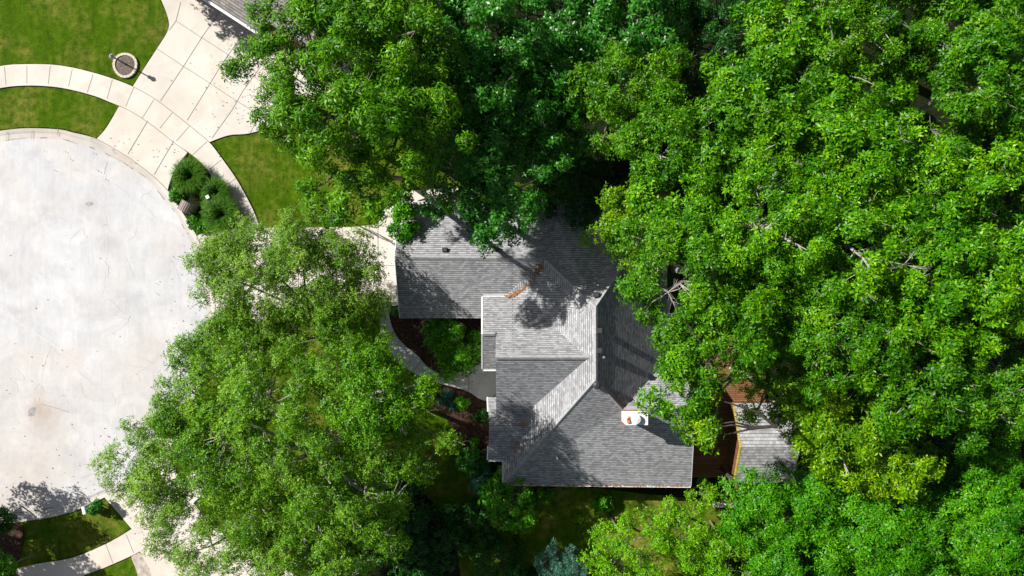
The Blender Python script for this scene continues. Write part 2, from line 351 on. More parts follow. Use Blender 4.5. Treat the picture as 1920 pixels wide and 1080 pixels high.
# joints cut in the concrete, tar seams and stains on the road
mb = MB()
def strip(mb, pts, w, z):
    P = [W(*p) for p in pts]
    for a, b in zip(P, P[1:]):
        d = (b - a); 
        if d.length < 1e-4: continue
        n = Vector((-d.y, d.x, 0)).normalized() * w / 2
        mb.face([(p.x, p.y, z) for p in (a - n, b - n, b + n, a + n)])
zj = .094
J = [[(312, 0), (345, -6)], [(340, 5), (331, 40), (318, 58)], [(331, 40), (380, 72), (416, 95), (470, 130), (540, 172), (600, 205)], [(295, 92), (345, 125), (395, 157), (440, 187), (480, 212), (520, 236)],
     [(413, 22), (380, 70), (345, 125), (302, 190)], [(416, 95)], [(460, 60), (416, 122), (395, 157), (352, 226)], [(520, 75), (486, 130), (457, 170), (437, 205), (398, 260)], [(535, 130), (517, 158), (500, 190), (470, 250)],
     [(278, 227), (241, 289)], [(327, 264), (290, 328)], [(290, 187), (268, 222)], [(324, 212), (301, 241)], [(356, 237), (332, 265)], [(389, 266), (362, 291)], [(252, 165), (237, 200)],
     [(212, 150), (202, 186)], [(176, 140), (165, 174)], [(137, 130), (130, 163)], [(96, 124), (92, 158)], [(52, 124), (52, 157)], [(10, 126), (13, 160)], [(416, 300), (394, 318)], [(443, 335), (420, 352)], [(470, 385), (441, 397)],
     [(238, 1002), (252, 1036)], [(200, 1020), (213, 1055)], [(155, 1040), (165, 1074)], [(643, 430), (643, 574)], [(709, 424), (709, 572)], [(560, 429), (560, 574)], [(500, 430), (500, 574)], [(643, 498), (740, 498)], [(709, 424), (738, 424)],
     [(430, 430), (640, 500)], [(360, 1080), (445, 1022)], [(300, 1050), (350, 1010), (400, 988)], [(420, 1010), (470, 1080)], [(823, 700), (830, 722)], [(879, 696), (878, 735)], [(790, 676), (775, 697)], [(744, 628), (719, 640)], [(729, 598), (712, 600)]]
for j in J:
    if len(j) > 1: strip(mb, j, .04, zj)
def along(arr, i0, i1): return [p for p in arr if i0 <= p[0] <= i1 and p[1] < 500]
strip(mb, along(s_out, 250, 393), .045, zj); strip(mb, along(s_in, 224, 352), .045, zj)
strip(mb, [(p[0] , p[1]) for p in ko if 182 <= p[0] <= 316 and p[1] < 400], .045, zj)
strip(mb, cr([(370, 443), (389, 492), (402, 545), (405, 598)]), .045, .092)
o = mb.build("pavement_joints", M['joint']); o["kind"] = "structure"
mb = MB(); rnd = random.Random(5)
kk = [p for p in ki if p[0] > -80]
i = 0
while i < len(kk) - 3:
    if rnd.random() < .62: strip(mb, [(p[0] + rnd.uniform(-.5, .5), p[1] + rnd.uniform(-.5, .5)) for p in kk[i:i + 2]], rnd.uniform(.02, .07), .021)
    i += 1
def crk(pts, w, z=.0165, jit=1.2):
    q = cr(pts, 5); strip(mb, [(x + rnd.uniform(-jit, jit), y + rnd.uniform(-jit, jit)) for x, y in q], w, z)
crk([(202, 303), (198, 318), (196, 326)], .03); crk([(97, 645), (90, 665), (82, 690), (78, 720), (73, 752)], .022)
crk([(196, 490), (204, 500), (203, 520)], .02); crk([(204, 560), (235, 590)], .012); crk([(235, 480), (252, 520)], .012)
crk([(130, 773), (105, 765), (78, 758)], .03); crk([(150, 700), (175, 720)], .012)
for q in ((62, 250), (15, 252), (110, 245)): strip(mb, [(q[0], q[1] - 5), (q[0] - 1, q[1] + 10)], .03, .1)
for _ in range(16):
    a0 = rnd.uniform(-1.3, 1.2); rr = rnd.uniform(305, 348); aa = [a0 + k * rnd.uniform(.03, .06) for k in range(5)]
    crk([(38 + rr * math.cos(a), 610 + rr * math.sin(a)) for a in aa], .008, .0163, .5)
for _ in range(22):
    x, y, a = rnd.uniform(0, 300), rnd.uniform(330, 860), rnd.uniform(0, 6.28); crk([(x + k * 9 * math.cos(a + k * rnd.uniform(-.2, .2)), y + k * 9 * math.sin(a + k * rnd.uniform(-.2, .2))) for k in range(rnd.randint(3, 6))], .010, .0163, .8)
o = mb.build("road_cracks", M['joint']); o["kind"] = "structure"
mb = MB()
crk([(-10, 570), (20, 590), (50, 615), (95, 643), (130, 668), (165, 692), (180, 702)], .10, .0175, .8)
crk([(201, 326), (190, 352), (178, 372)], .05, .0175, .5); crk([(97, 645), (88, 668), (80, 700), (74, 745)], .05, .0168, .5)
crk([(203, 420), (200, 470), (195, 540), (183, 560)], .05, .0168, .6)
o = mb.build("road_seams", M['crack']); o["kind"] = "structure"
# worn hollow in the road with loose dirt
mb = MB()
def blob(mb, px, py, rx, ry, z, seed, n=22, rot=0.0):
    r = random.Random(seed); pts = []
    for k in range(n):
        t = 2 * math.pi * k / n; f = r.uniform(.72, 1.15); x, y = rx * f * math.cos(t), ry * f * math.sin(t)
        q = W(px + x * math.cos(rot) - y * math.sin(rot), py + x * math.sin(rot) + y * math.cos(rot)); pts.append((q.x, q.y, z))
    c = W(px, py); 
    for k in range(n): mb.face([(c.x, c.y, z), pts[(k + 1) % n], pts[k]])
blob(mb, 60, 772, 7, 10, .0185, 1, rot=.5); blob(mb, 168, 382, 8, 4, .0184, 8)
o = mb.build("road_stains", M['stain']); o["kind"] = "structure"

mb = MB(); rnd = random.Random(77)
def edge(pts, w=.06, z=.012):
    for a, c2 in zip(pts, pts[1:]):
        for k in range(3):
            u = (a[0] + (c2[0] - a[0]) * k / 3, a[1] + (c2[1] - a[1]) * k / 3); v = (a[0] + (c2[0] - a[0]) * (k + 1.1) / 3, a[1] + (c2[1] - a[1]) * (k + 1.1) / 3)
            strip(mb, [u, v], w * rnd.uniform(.5, 1.7), z + rnd.uniform(0, .003))
edge([(p[0] , p[1] - .9) for p in s_out if -100 < p[0] < 250 and p[1] < 300]); edge([(p[0] + .9, p[1] - .3) for p in s_out if p[0] > 392 and p[1] < 410])
edge([(p[0] - .6, p[1] + .9) for p in s_in if -100 < p[0] < 224 and p[1] < 300], .04)
edge([(p[0] - 1.1, p[1] - .5) for p in cr([(250, 163), (272, 128), (298, 88), (314, 62), (318, 45), (312, 22), (300, -8)], 5)], .08); edge([(p[0] - 1.2, p[1] - .3) for p in cr([(182, 261), (197, 245), (210, 225), (224, 200)], 5)], .10)
edge([(p[0], p[1] - 1.1) for p in ko if -80 < p[0] < 180 and p[1] < 400], .09); edge([(x, y + 1) for x, y in cr([(650, 150), (585, 195), (525, 232), (470, 250), (430, 254), (393, 267)], 5)], .05)
edge([(p[0], p[1] - .8) for p in s_in if 60 < p[0] < 250 and p[1] > 900], .06); edge([(p[0], p[1] + .8) for p in s_out if 60 < p[0] < 265 and p[1] > 900], .05); edge([(p[0] + .6, p[1] - .8) for p in pb], .07); edge([(p[0] - .4, p[1] + 1) for p in pa], .06)
o = mb.build("lawn_edging", M['soil']); o["kind"] = "structure"
def bed(name, pts, z, mat, t=.1): return flat(name, pts, z, mat, t)
bed("mulch_or_shade_bed", cr([(729, 576), (735, 606), (746, 630), (764, 650), (788, 668), (800, 684), (824, 697), (850, 698), (880, 690), (905, 677), (920, 660), (920, 585), (750, 575)], 4), .05, M['mulch'])
bed("mulch_or_shade_bed", cr([(800, 712), (850, 727), (880, 737), (900, 750), (925, 758), (935, 820), (930, 865), (905, 875), (880, 870), (862, 830), (842, 790), (815, 765), (796, 745), (785, 720)], 4, True), .05, M['mulch'])
bed("mulch_or_shade_bed", cr([(640, 960), (680, 905), (740, 895), (800, 930), (840, 990), (860, 1060), (850, 1130), (700, 1150), (640, 1100)], 4, True), .03, M['soil'])
bed("mulch_or_shade_bed", cr([(246, 1040), (262, 1036), (285, 1072), (296, 1140), (270, 1140), (258, 1075)], 3, True), .05, M['rock'])
bed("mulch_or_shade_bed", cr([(-90, 985), (0, 984), (36, 980), (46, 1000), (35, 1050), (10, 1062), (-90, 1064)], 3, True), .05, M['mulch'])
bed("planting_bed", cr([(350, 291), (360, 296), (384, 318), (404, 352), (422, 385), (436, 412), (430, 430), (400, 436), (378, 430), (362, 418), (346, 398), (326, 368), (319, 352), (326, 325), (338, 303)], 3, True), .07, M['soil'])
bed("mulch_or_shade_bed", [(948, 880), (1335, 880), (1335, 936), (1200, 930), (1000, 928), (935, 905)], .03, M['soil'])  # dark ground strip added to paint the shade below the south eave
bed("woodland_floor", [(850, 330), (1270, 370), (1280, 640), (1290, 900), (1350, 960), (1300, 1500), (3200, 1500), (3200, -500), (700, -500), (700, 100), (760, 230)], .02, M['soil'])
bed("lawn", cr([(1000, 925), (1200, 925), (1345, 948), (1345, 1000), (1280, 1120), (1000, 1120)], 3, True), .035, M['grass_dry'])
bed("lawn", cr([(560, 300), (620, 275), (700, 270), (790, 300), (800, 350), (745, 360), (725, 385), (708, 416), (620, 422), (560, 400), (530, 350)], 3, True), .03, M['grass_dry'])
o = bed("patio", [(1180, 340), (1260, 340), (1260, 385), (1180, 385)], .08, M['brick'])
o = bed("patio", [(1335, 941), (1392, 941), (1392, 951), (1335, 951)], .08, M['walk'])

# ------------------------------------------------------------------ the house
house = tag(empty("house", W(1080, 680)), "large grey shingle house with many joined gable and hip roofs among trees", "house")
def V(px, py, z): return W(px, py, z)
rf = MB(); T = .16
garage_N = [V(748, 381, 3.3), V(741, 482, 5.19), V(1022, 486, 5.22), V(1030, 381, 3.3)]
garage_S = [V(741, 482, 5.19), V(750, 597, 3.3), V(975, 597, 3.3), V(1022, 486, 5.22)]
rf.slab(garage_N, T); rf.slab(garage_S, T)
RN, RS = V(1117, 575, 7.8), V(1117, 712, 7.8)
rf.slab([RN, V(1022, 486, 5.24), V(1030, 379, 3.31), V(1250, 379, 3.31)], T)          # north hip
rf.slab([RN, V(1250, 379, 3.31), V(1252, 672, 3.31), V(1168, 768, 6.2), RS], T)         # east plane
rf.slab([RN, RS, V(945, 907, 3.3), V(945, 700, 3.3)], T)                                # west plane
WX = (Vector((0, -1, 0)), Vector((.78, 0, .62)))
rf.slab([RN, V(945, 700, 3.3), V(946, 556, 4.05), V(1022, 486, 5.24)], T, WX)
rf.slab([RS, V(945, 907, 3.3), V(1295, 911, 3.3), V(1303, 768, 6.2), V(1168, 768, 6.2)], T)   # south plane
rf.slab([V(1168, 768, 6.2), V(1303, 768, 6.2), V(1280, 676, 3.5), V(1252, 672, 3.32)], T)     # north face of east wing
# nested front gables
rf.slab([V(905, 556, 4.2), V(905, 626, 6.1), V(930, 628, 6.1), V(929, 670, 7.5), V(1135, 670, 7.5), V(1060, 556, 4.2)], T)
rf.slab([V(929, 670, 7.5), V(931, 783, 4.2), V(1030, 783, 4.2), V(1135, 670, 7.5)], T)
rf.slab([V(905, 626, 6.1), V(905, 692, 4.2), V(940, 692, 4.2), V(940, 626, 6.1)], T)
# low south west gable
rf.slab([V(915, 745, 3.32), V(917, 803, 4.75), V(1010, 803, 4.75), V(1000, 745, 3.32)], T)
rf.slab([V(917, 803, 4.75), V(915, 862, 3.32), V(975, 862, 3.32), V(1010, 803, 4.75)], T)
roof = rf.build("roof", M['shingle'], house)
# ridge and hip caps
def cap(a, b, w=.28, lift=.03):
    mb = MB(); a = Vector(a); b = Vector(b); d = (b - a).normalized(); s = Vector((-d.y, d.x, 0)).normalized() * w / 2
    n = max(1, int((b - a).length / .3)); up = Vector((0, 0, lift + .035)); dn = Vector((0, 0, lift - .075))
    for k in range(n):
        p = a.lerp(b, k / n); q = a.lerp(b, (k + 1) / n); e = Vector((0, 0, .012))
        mb.face([p - s + dn + e, q - s + dn, q + up, p + up + e]); mb.face([p + up + e, q + up, q + s + dn, p + s + dn + e])
        mb.face([p - s + dn + e, p + up + e, p + s + dn + e])
    return mb.build("ridge_cap", M['cap'], roof)
for a, b in ((V(741, 482, 5.19), V(1018, 485, 5.22)), (RN, RS), (RS, V(946, 906, 3.3)), (RS, V(1168, 768, 6.2)), (RN, V(1022, 486, 5.24)), (RN, V(1250, 379, 3.31)),
             (V(929, 670, 7.5), V(1108, 670, 7.5)), (V(905, 626, 6.1), V(929, 626, 6.1)), (V(1168, 768, 6.2), V(1303, 768, 6.2)), (V(917, 803, 4.75), V(980, 803, 4.75))):
    cap(a, b)
def gutter(a, b, w=.13, dz=-.02, name="gutter"):
    mb = MB(); a = Vector(a); b = Vector(b); d = (b - a); s = Vector((-d.y, d.x, 0)).normalized() * w
    c = (V(1080, 690, 4) - (a + b) / 2); s = -s if s.dot(c) > 0 else s
    z0, z1 = Vector((0, 0, dz)), Vector((0, 0, dz - .12)); e = s * .25
    mb.face([a + e * .2 + z0 - Vector((0, 0, .06)), b + e * .2 + z0 - Vector((0, 0, .06)), b + s + z0 - Vector((0, 0, .06)), a + s + z0 - Vector((0, 0, .06))])
    for f in (0.0, .72):   # back and front lip
        p, q = a + s * f + z0, b + s * f + z0; k = s * .28
        mb.face([p, q, q + k, p + k]); mb.face([p + k, q + k, q + k + z1, p + k + z1]); mb.face([q, p, p + z1, q + z1])
    mb.face([a + z1, b + z1, b + s + z1, a + s + z1])
    for p in (a, b): mb.face([p + z0, p + s + z0, p + s + z1, p + z1])
    return mb.build(name, M['white'], roof)
for a, b in ((V(748, 381, 3.3), V(1030, 381, 3.3)), (V(750, 597, 3.3), V(906, 597, 3.3)), (V(905, 556, 4.2), V(1004, 556, 4.2)), (V(905, 692, 4.2), V(930, 692, 4.2)),
             (V(931, 783, 4.2), V(1008, 783, 4.2)), (V(915, 745, 3.32), V(931, 745, 3.32)), (V(915, 862, 3.32), V(946, 862, 3.32)), (V(945, 864, 3.3), V(945, 907, 3.3)),
             (V(945, 907, 3.3), V(1295, 911, 3.3)), (V(1252, 560, 3.31), V(1252, 672, 3.31)), (V(1030, 379, 3.31), V(1250, 379, 3.31))):
    gutter(a, b)
for a, b in ((V(905, 556, 4.2), V(905, 626, 6.1)), (V(905, 626, 6.1), V(905, 692, 4.2)), (V(930, 748, 5.25), V(931, 783, 4.2)), (V(915, 745, 3.32), V(916, 772, 4.0)), (V(916, 836, 3.95), V(915, 862, 3.32)),
             (V(748, 381, 3.3), V(741, 482, 5.19)), (V(741, 482, 5.19), V(750, 597, 3.3)), (V(1295, 911, 3.3), V(1303, 768, 6.2))):
    w_ = .04 if a.x < -6 or a.x > 11 else .09
    mb = MB(); s = Vector((-w_ if a.x < 5 else w_, 0, 0)); z = Vector((0, 0, .02)); zz = Vector((0, 0, -.2))
    mb.face([a + z, b + z, b + s + z, a + s + z]); mb.face([a + s + z, b + s + z, b + s + zz, a + s + zz]); mb.face([a + zz, b + zz, b + s + zz, a + s + zz])
    mb.build("fascia", M['white'], roof)
# walls
def wallbox(x0, x1, y0, y1, ze, ins=.45, parent=house):
    a, b = V(x0, y0, ze), V(x1, y1, ze); mb = MB()
    cx, cy = (a.x + b.x) / 2, (a.y + b.y) / 2
    mb.box((cx, cy, (ze - .2) / 2), (b.x - a.x - 2 * ins, a.y - b.y - 2 * ins, ze - .2)); return mb
def gable(mb, X, ya, yr, yb, ze, zr, t=.12):
    A, B, C = Vector((X, ya, ze - .2)), Vector((X, yr, zr - .22)), Vector((X, yb, ze - .2)); d = Vector((t, 0, 0))
    mb.face([A, B, C]); mb.face([C + d, B + d, A + d]); mb.face([A, C, C + d, A + d]); mb.face([A, A + d, B + d, B]); mb.face([C, B, B + d, C + d])
mb = wallbox(750, 1040, 381, 597, 3.3)
gable(mb, V(750, 0, 3.3).x + .46, V(0, 381, 3.3).y - .5, V(0, 482, 5.19).y, V(0, 597, 3.3).y + .5, 3.3, 5.1)
mb.build("wall", M['siding'], house)
mb = wallbox(945, 1250, 379, 909, 3.3); mb.build("wall", M['siding'], house)
mb = wallbox(1240, 1297, 676, 911, 3.3); gable(mb, V(1297, 0, 3.3).x - .6, V(0, 676, 3.3).y - .5, V(0, 768, 6.2).y, V(0, 911, 3.3).y + .5, 3.3, 6.1); mb.build("wall", M['siding'], house)
mb = wallbox(931, 1030, 556, 783, 4.2); gable(mb, V(931, 0, 4.2).x + .46, V(0, 556, 4.2).y - .5, V(0, 670, 7.5).y, V(0, 783, 4.2).y + .5, 4.2, 7.4); mb.build("wall", M['siding'], house)
mb = wallbox(905, 960, 556, 692, 4.2, .35); gable(mb, V(905, 0, 4.2).x + .36, V(0, 556, 4.2).y - .4, V(0, 626, 6.1).y, V(0, 692, 4.2).y + .4, 4.2, 6.0); mb.build("wall", M['siding'], house)
mb = wallbox(915, 980, 745, 862, 3.32, .35); gable(mb, V(915, 0, 3.3).x + .36, V(0, 745, 3.3).y - .4, V(0, 803, 4.7).y, V(0, 862, 3.3).y + .4, 3.3, 4.65); mb.build("wall", M['siding'], house)
for yy in (430, 540):
    mb = MB(); q = V(750, yy, 3.3); mb.box((q.x + .43, q.y + .2, 1.15), (.06, 2.6, 2.2))
    for k in range(4): mb.box((q.x + .395, q.y + .2, .4 + k * .55), (.03, 2.5, .45))
    mb.build("garage_door", M['white'], house)
# box vents, pipes
def vent(px, py, z, w=.32, up=.16):
    c = V(px, py, z); mb = MB(); mb.box((c.x, c.y, z + up / 2 - .1), (w * .8, w * .8, up + .1)); mb.box((c.x, c.y, z + up), (w, w * .9, .09)); mb.box((c.x, c.y, z + up + .055), (w * .86, w * .76, .03))
    return mb.build("roof_vent", M['vent'], roof)
vent(834, 468, 4.93); vent(931, 467, 4.93); vent(1117, 552, 7.35, .36); vent(1122, 619, 7.62, .34, .5); vent(1122, 656, 7.62, .34, .5)
c = V(1119, 722, 7.65); mb = MB(); mb.lathe((c.x, c.y, 7.5), [(.16, 0), (.16, .2), (.24, .22), (.24, .30), (.12, .38)], 16); mb.build("roof_vent", M['dark'], roof)
for px, py, z in ((1044, 857, 4.55), (1003, 783, 4.3)):
    c = V(px, py, z); mb = MB(); mb.lathe((c.x, c.y, z - .1), [(.055, 0), (.055, .52), (.045, .54)], 12); mb.build("vent_pipe", M['white'], roof)
# chimney
zt = 8.25; ca, cb = V(1166, 771, zt), V(1215, 797, zt)
ccx, ccy = (ca.x + cb.x) / 2, (ca.y + cb.y) / 2; cw, cd = cb.x - ca.x, ca.y - cb.y
mb = MB(); mb.box((ccx + .14, ccy - .13, (zt - .1) / 2 + 1), (cw - .34, cd - .30, zt - 2.1)); mb.box((ccx, ccy, zt - .16), (cw + .03, cd + .03, .07)); chim = mb.build("chimney", M['brick'], roof)
mb = MB(); x0, x1, y0, y1 = ca.x, cb.x, cb.y, ca.y
mb.slab([Vector(p) for p in ((x0, y1, zt), (x0, y0 + .22, zt), (x0 + .25, y0, zt), (x1, y0, zt), (x1, y1, zt))], .12); mb.build("chimney_cap", M['white'], chim)
mb = MB(); mb.lathe((ccx + .02, ccy - .02, zt + .01), [(.22, 0), (.22, .18), (.3, .2), (.28, .3), (.1, .36)], 20); mb.build("flue_cap", M['white'], chim)
c = V(1178, 788, zt); mb = MB(); mb.box((c.x, c.y - .02, zt + .05), (.17, .3, .1), .2); mb.box((c.x + .04, c.y + .14, zt + .05), (.1, .2, .1), -.1); mb.build("brick_fragment", M['rust'], chim)

# neighbouring house
nb = tag(empty("house", W(520, 20)), "neighbouring house with brownish shingle roof and white gutter at the top edge", "house")
def Q(x, y, z): return W(x, y, z)
e0, e1 = Vector(Q(270, -78, 3.0)), Vector(Q(487, 63, 3.0)); ed = (e1 - e0).normalized(); en = Vector((-ed.y, ed.x, 0)); en = en if en.y > 0 else -en
rise = Vector((0, 0, 2.6)); mb = MB()
mb.slab([e0, e1, e1 + en * 5 + rise, e0 + en * 5 + rise], .15)
mb.slab([e0 + en * 5 + rise, e1 + en * 5 + rise, e1 + en * 10, e0 + en * 10], .15)
f0 = e1 + en * .9 + Vector((0, 0, .4)); f1 = f0 + ed * 3.6
mb.slab([f0, f1, f1 + en * 4 + Vector((0, 0, 2.0)), f0 + en * 4 + Vector((0, 0, 2.0))], .15)
mb.slab([f0 + en * 4 + Vector((0, 0, 2.0)), f1 + en * 4 + Vector((0, 0, 2.0)), f1 + en * 8 , f0 + en * 8], .15)
nroof = mb.build("roof", M['shingle2'], nb)
mb = MB(); s = -en * .16; z = Vector((0, 0, -.02)); zz = Vector((0, 0, -.16))
mb.face([e0 + z, e0 + s + z, e1 + s + z, e1 + z]); mb.face([e0 + s + z, e0 + s + zz, e1 + s + zz, e1 + s + z]); mb.face([e0 + zz, e1 + zz, e1 + s + zz, e0 + s + zz]); mb.face([e1 + z, e1 + s + z, e1 + s + zz, e1 + zz])
mb.build("gutter", M['white'], nroof)
mb = MB(); m0 = e0 + en * .3; m1 = e1 + en * .3 - ed * .2
for base in ((m0, m1, 9.2), (m1, m1 + ed * 3.4 + en * .8, 7)):
    a, b, dp = base; a = a.copy(); b = b.copy(); a.z = b.z = 2.85
    mb.slab([a, b, b + en * dp, a + en * dp], 2.85)
mb.build("wall", M['brick'], nb)

# ------------------------------------------------------------------ shed, deck, fence and small things
shed = tag(empty("shed", W(1430, 840)), "small wooden garden shed with pale grey shingle roof beside the deck", "shed")
mb = MB()
mb.slab([V(1377, 756, 2.6), V(1390, 838, 3.8), V(1500, 838, 3.8), V(1488, 756, 2.6)], .1)
mb.slab([V(1390, 838, 3.8), V(1378, 905, 2.6), V(1488, 905, 2.6), V(1500, 838, 3.8)], .1)
sr = mb.build("roof", M['shingle3'], shed)
a, b = V(1377, 756, 2.6), V(1488, 905, 2.6)
mb = MB(); mb.box(((a.x + b.x) / 2 + .10, (a.y + b.y) / 2, 1.25), (b.x - a.x - .3, a.y - b.y - .5, 2.5))
A, B, C = Vector((a.x + .24, a.y - .25, 2.5)), Vector((a.x + .24, V(0, 838, 3.8).y, 3.68)), Vector((a.x + .24, b.y + .25, 2.5))
mb.face([A, B, C], [(p.y, p.z) for p in (A, B, C)]); mb.face([C + Vector((.1, 0, 0)), B + Vector((.1, 0, 0)), A + Vector((.1, 0, 0))]); mb.build("wall", M['brownboard'], shed)
mb = MB(); 
for p, q in ((V(1377, 756, 2.6), V(1390, 838, 3.8)), (V(1390, 838, 3.8), V(1378, 905, 2.6))):
    s = Vector((-.09, 0, 0)); z = Vector((0, 0, .015)); zz = Vector((0, 0, -.18)); mb.face([p + z, q + z, q + s + z, p + s + z]); mb.face([p + s + z, q + s + z, q + s + zz, p + s + zz])
mb.build("fascia", M['yellow'], sr)
deck = tag(empty("deck", W(1360, 760)), "orange stained timber deck between the house and the shed", "deck")
mb = MB(); q = [(1255, 600), (1432, 600), (1432, 752), (1374, 760), (1374, 893), (1275, 893)]
mb.slab([Vector((W(x, y).x, W(x, y).y, .34)) for x, y in q], .1); mb.build("floor_boards", M['deck'], deck)
for x, y in ((1290, 885), (1330, 885), (1368, 885), (1368, 800), (1425, 745)):
    mb = MB(); mb.box((W(x, y).x, W(x, y).y, .12), (.14, .14, .24)); mb.build("support_post", M['deck'], deck)
st = tag(empty("steps", W(1364, 920)), "short flight of dark wooden steps with a white handrail leading off the deck", "steps")
mb = MB()
for k in range(5):
    p = W(1350, 897 + k * 9); q2 = W(1380, 897 + k * 9); mb.box(((p.x + q2.x) / 2, p.y - .17, .30 - k * .055), (q2.x - p.x, .36, .05))
mb.build("treads", M['deck'], st)
mb = MB(); p, q2 = W(1350, 892), W(1352, 938); mb.tube([(p.x, p.y, 1.2), (q2.x, q2.y, 1.0), (q2.x, q2.y, .05)], [.03, .03, .03], 8); mb.tube([(p.x, p.y, 1.2), (p.x, p.y, .1)], [.03, .03], 8); mb.build("handrail", M['white'], st)
ac = tag(empty("air_conditioner", W(1128, 905)), "grey air conditioner unit under the south eave of the house", "air conditioner")
c = W(1130, 895); mb = MB(); mb.box((c.x, c.y - .1, .42), (.8, .8, .84)); mb.build("case", M['grey'], ac); mb = MB(); mb.lathe((c.x, c.y - .1, .85), [(.33, 0), (.33, .03), (.1, .06)], 20); mb.build("fan_grille", M['dark'], ac)

# yard lamp in a stone ringed bed
lb = tag(empty("flower_bed", W(236, 123)), "round gravel bed ringed with cream stones around the lamp post", "flower bed")
c = W(236, 123); mb = MB(); n = 22
mb.lathe((c.x, c.y, .0), [(.72, 0), (.72, .08), (.5, .1)], 26); mb.build("gravel", M['gravel'], lb)
for k in range(n):
    mb = MB(); t = 2 * math.pi * (k + .5) / n; r = .80 + .02 * math.sin(3 * t)
    mb.box((c.x + r * math.cos(t), c.y + r * 1.02 * math.sin(t), .07), (.17, 2 * math.pi * r / n * .93, .14), t); o = mb.build("edging_stone", M['stone'], lb)
lp = tag(empty("street_lamp", W(237.5, 121.5)), "slim black lamp post standing in the round gravel bed", "lamp post")
c = W(237.5, 121.5); mb = MB(); mb.tube([(c.x, c.y, 0), (c.x, c.y, .1), (c.x, c.y, .12), (c.x, c.y, 1.55)], [.08, .08, .05, .045], 10); mb.build("post", M['dark'], lp)
mb = MB(); mb.lathe((c.x, c.y, 1.55), [(.04, 0), (.10, .03), (.14, .05)], 8); fr = mb.build("lantern_base", M['dark'], lp)
mb = MB(); mb.lathe((c.x, c.y, 1.60), [(.10, 0), (.15, .26)], 6); mb.build("glass", M['glass'], lp)
mb = MB(); mb.lathe((c.x, c.y, 1.86), [(.18, 0), (.12, .08), (.04, .14), (.02, .2)], 8); mb.build("lantern_roof", M['grey'], lp)

def mailbox(px, py, rz, label, body, top, w=.62, d=.82, h=1.3, brickrows=True):
    r = empty("mailbox", W(px, py)); tag(r, label, "mailbox"); c = W(px, py); ca, sa = math.cos(rz), math.sin(rz)
    mb = MB(); mb.box((c.x, c.y, h / 2), (w * .96, d * .98, h), rz); mb.build("pillar", body, r)
    mb = MB(); n = 10; prev = None     # barrel vaulted top built of courses, set lengthwise
    for k in range(n + 1):
        t = math.pi * k / n; x = -math.cos(t) * w / 2 * 1.02; z = h + math.sin(t) * w * .33
        row = [(c.x + x * ca - y * sa, c.y + x * sa + y * ca, z) for y in (-d / 2, d / 2)]
        if prev:
            a, b = prev; mb.face([a, row[0], row[1], b])
            if brickrows and k < n:
                e = .035; x2 = x + .01
        prev = row
    for y in (-d / 2, d / 2):
        mb.face([(c.x + (-math.cos(math.pi * k / n) * w / 2 * 1.02) * ca - y * sa, c.y + (-math.cos(math.pi * k / n) * w / 2 * 1.02) * sa + y * ca, h + math.sin(math.pi * k / n) * w * .33) for k in range(n + 1)])
    tp = mb.build("top", top, r)
    if brickrows:
        for k in range(1, 9):
            t = math.pi * k / 9; x = -math.cos(t) * w / 2 * 1.03; z = h + math.sin(t) * w * .33 + .012
            mb = MB(); mb.box((c.x + x * ca, c.y + x * sa, z), (.022, d * .985, .018), rz); mb.build("mortar_line", M['joint'], tp)
    mb = MB(); y = d / 2 + .01; yy = -1 if True else 1
    mb.box((c.x + (-y) * -sa * -1, c.y + (-y) * ca, h - .25), (w * .5, .03, .3), rz); mb.build("letter_door", M['dark'], r)
    return r
M['brickcap'] = plain('weathered brick', (.40, .31, .28), .9, .15, var=.2, scale=9)
mailbox(362, 391, R_(-28), "brick mailbox pillar with arched top beside the kerb and ornamental grasses", M['brickcap'], M['brickcap'], .78, .72, 1.2)
mailbox(174, 948, R_(14), "grey metal barrel topped mailbox on the kerb beside a small clipped tree", M['grey'], M['white'], .28, .55, 1.0, False)
r = tag(empty("utility_post", W(401, 373)), "small white square capped post standing among the ornamental grasses", "utility post")
c = W(401, 373); mb = MB(); mb.box((c.x, c.y, .5), (.14, .14, 1.0)); mb.build("post", M['grey'], r); mb = MB(); mb.box((c.x, c.y, 1.03), (.24, .24, .06), .5); mb.build("cap", M['white'], r)
r = tag(empty("garden_light", W(399, 380)), "small round pale garden light just below the white square post", "garden light")
c = W(399, 381); mb = MB(); mb.lathe((c.x, c.y, 0), [(.03, 0), (.03, .75), (.12, .78), (.12, .84), (.05, .9)], 14); mb.build("lamp_head", M['glass'], r)

# portable basketball hoop whose shadow crosses the garage driveway
bh = tag(empty("basketball_hoop", W(632, 402)), "portable basketball hoop under the tree at the edge of the garage driveway", "basketball hoop")
def hp(x, y, z): q = W(x, y); return (q.x, q.y, z)
mb = MB(); mb.box((W(632, 402).x, W(632, 402).y, .2), (1.0, .7, .22), .3); mb.build("base", M['dark'], bh)
mb = MB(); mb.tube([hp(632, 402, .3), hp(632, 400, 2.7)], [.06, .05], 8); mb.build("pole", M['dark'], bh)
mb = MB()
for o_ in (-4, 4): mb.tube([hp(632 + o_, 400, 2.0), hp(650 + o_, 408, 3.0)], [.025, .025], 6); mb.tube([hp(632 + o_, 400, 2.7), hp(650 + o_, 409, 2.7)], [.025, .025], 6)
mb.build("arm", M['grey'], bh)
mb = MB(); q = W(652, 410); mb.box((q.x, q.y, 3.0), (.04, 1.2, .8), 1.0); mb.build("backboard", M['vent'], bh)
mb = MB(); q = W(664, 413); ring = [(q.x + .23 * math.cos(t * math.pi / 8), q.y + .23 * math.sin(t * math.pi / 8), 2.75) for t in range(17)]; mb.tube(ring, [.018] * 17, 6, False); mb.build("rim", M['rust'], bh)

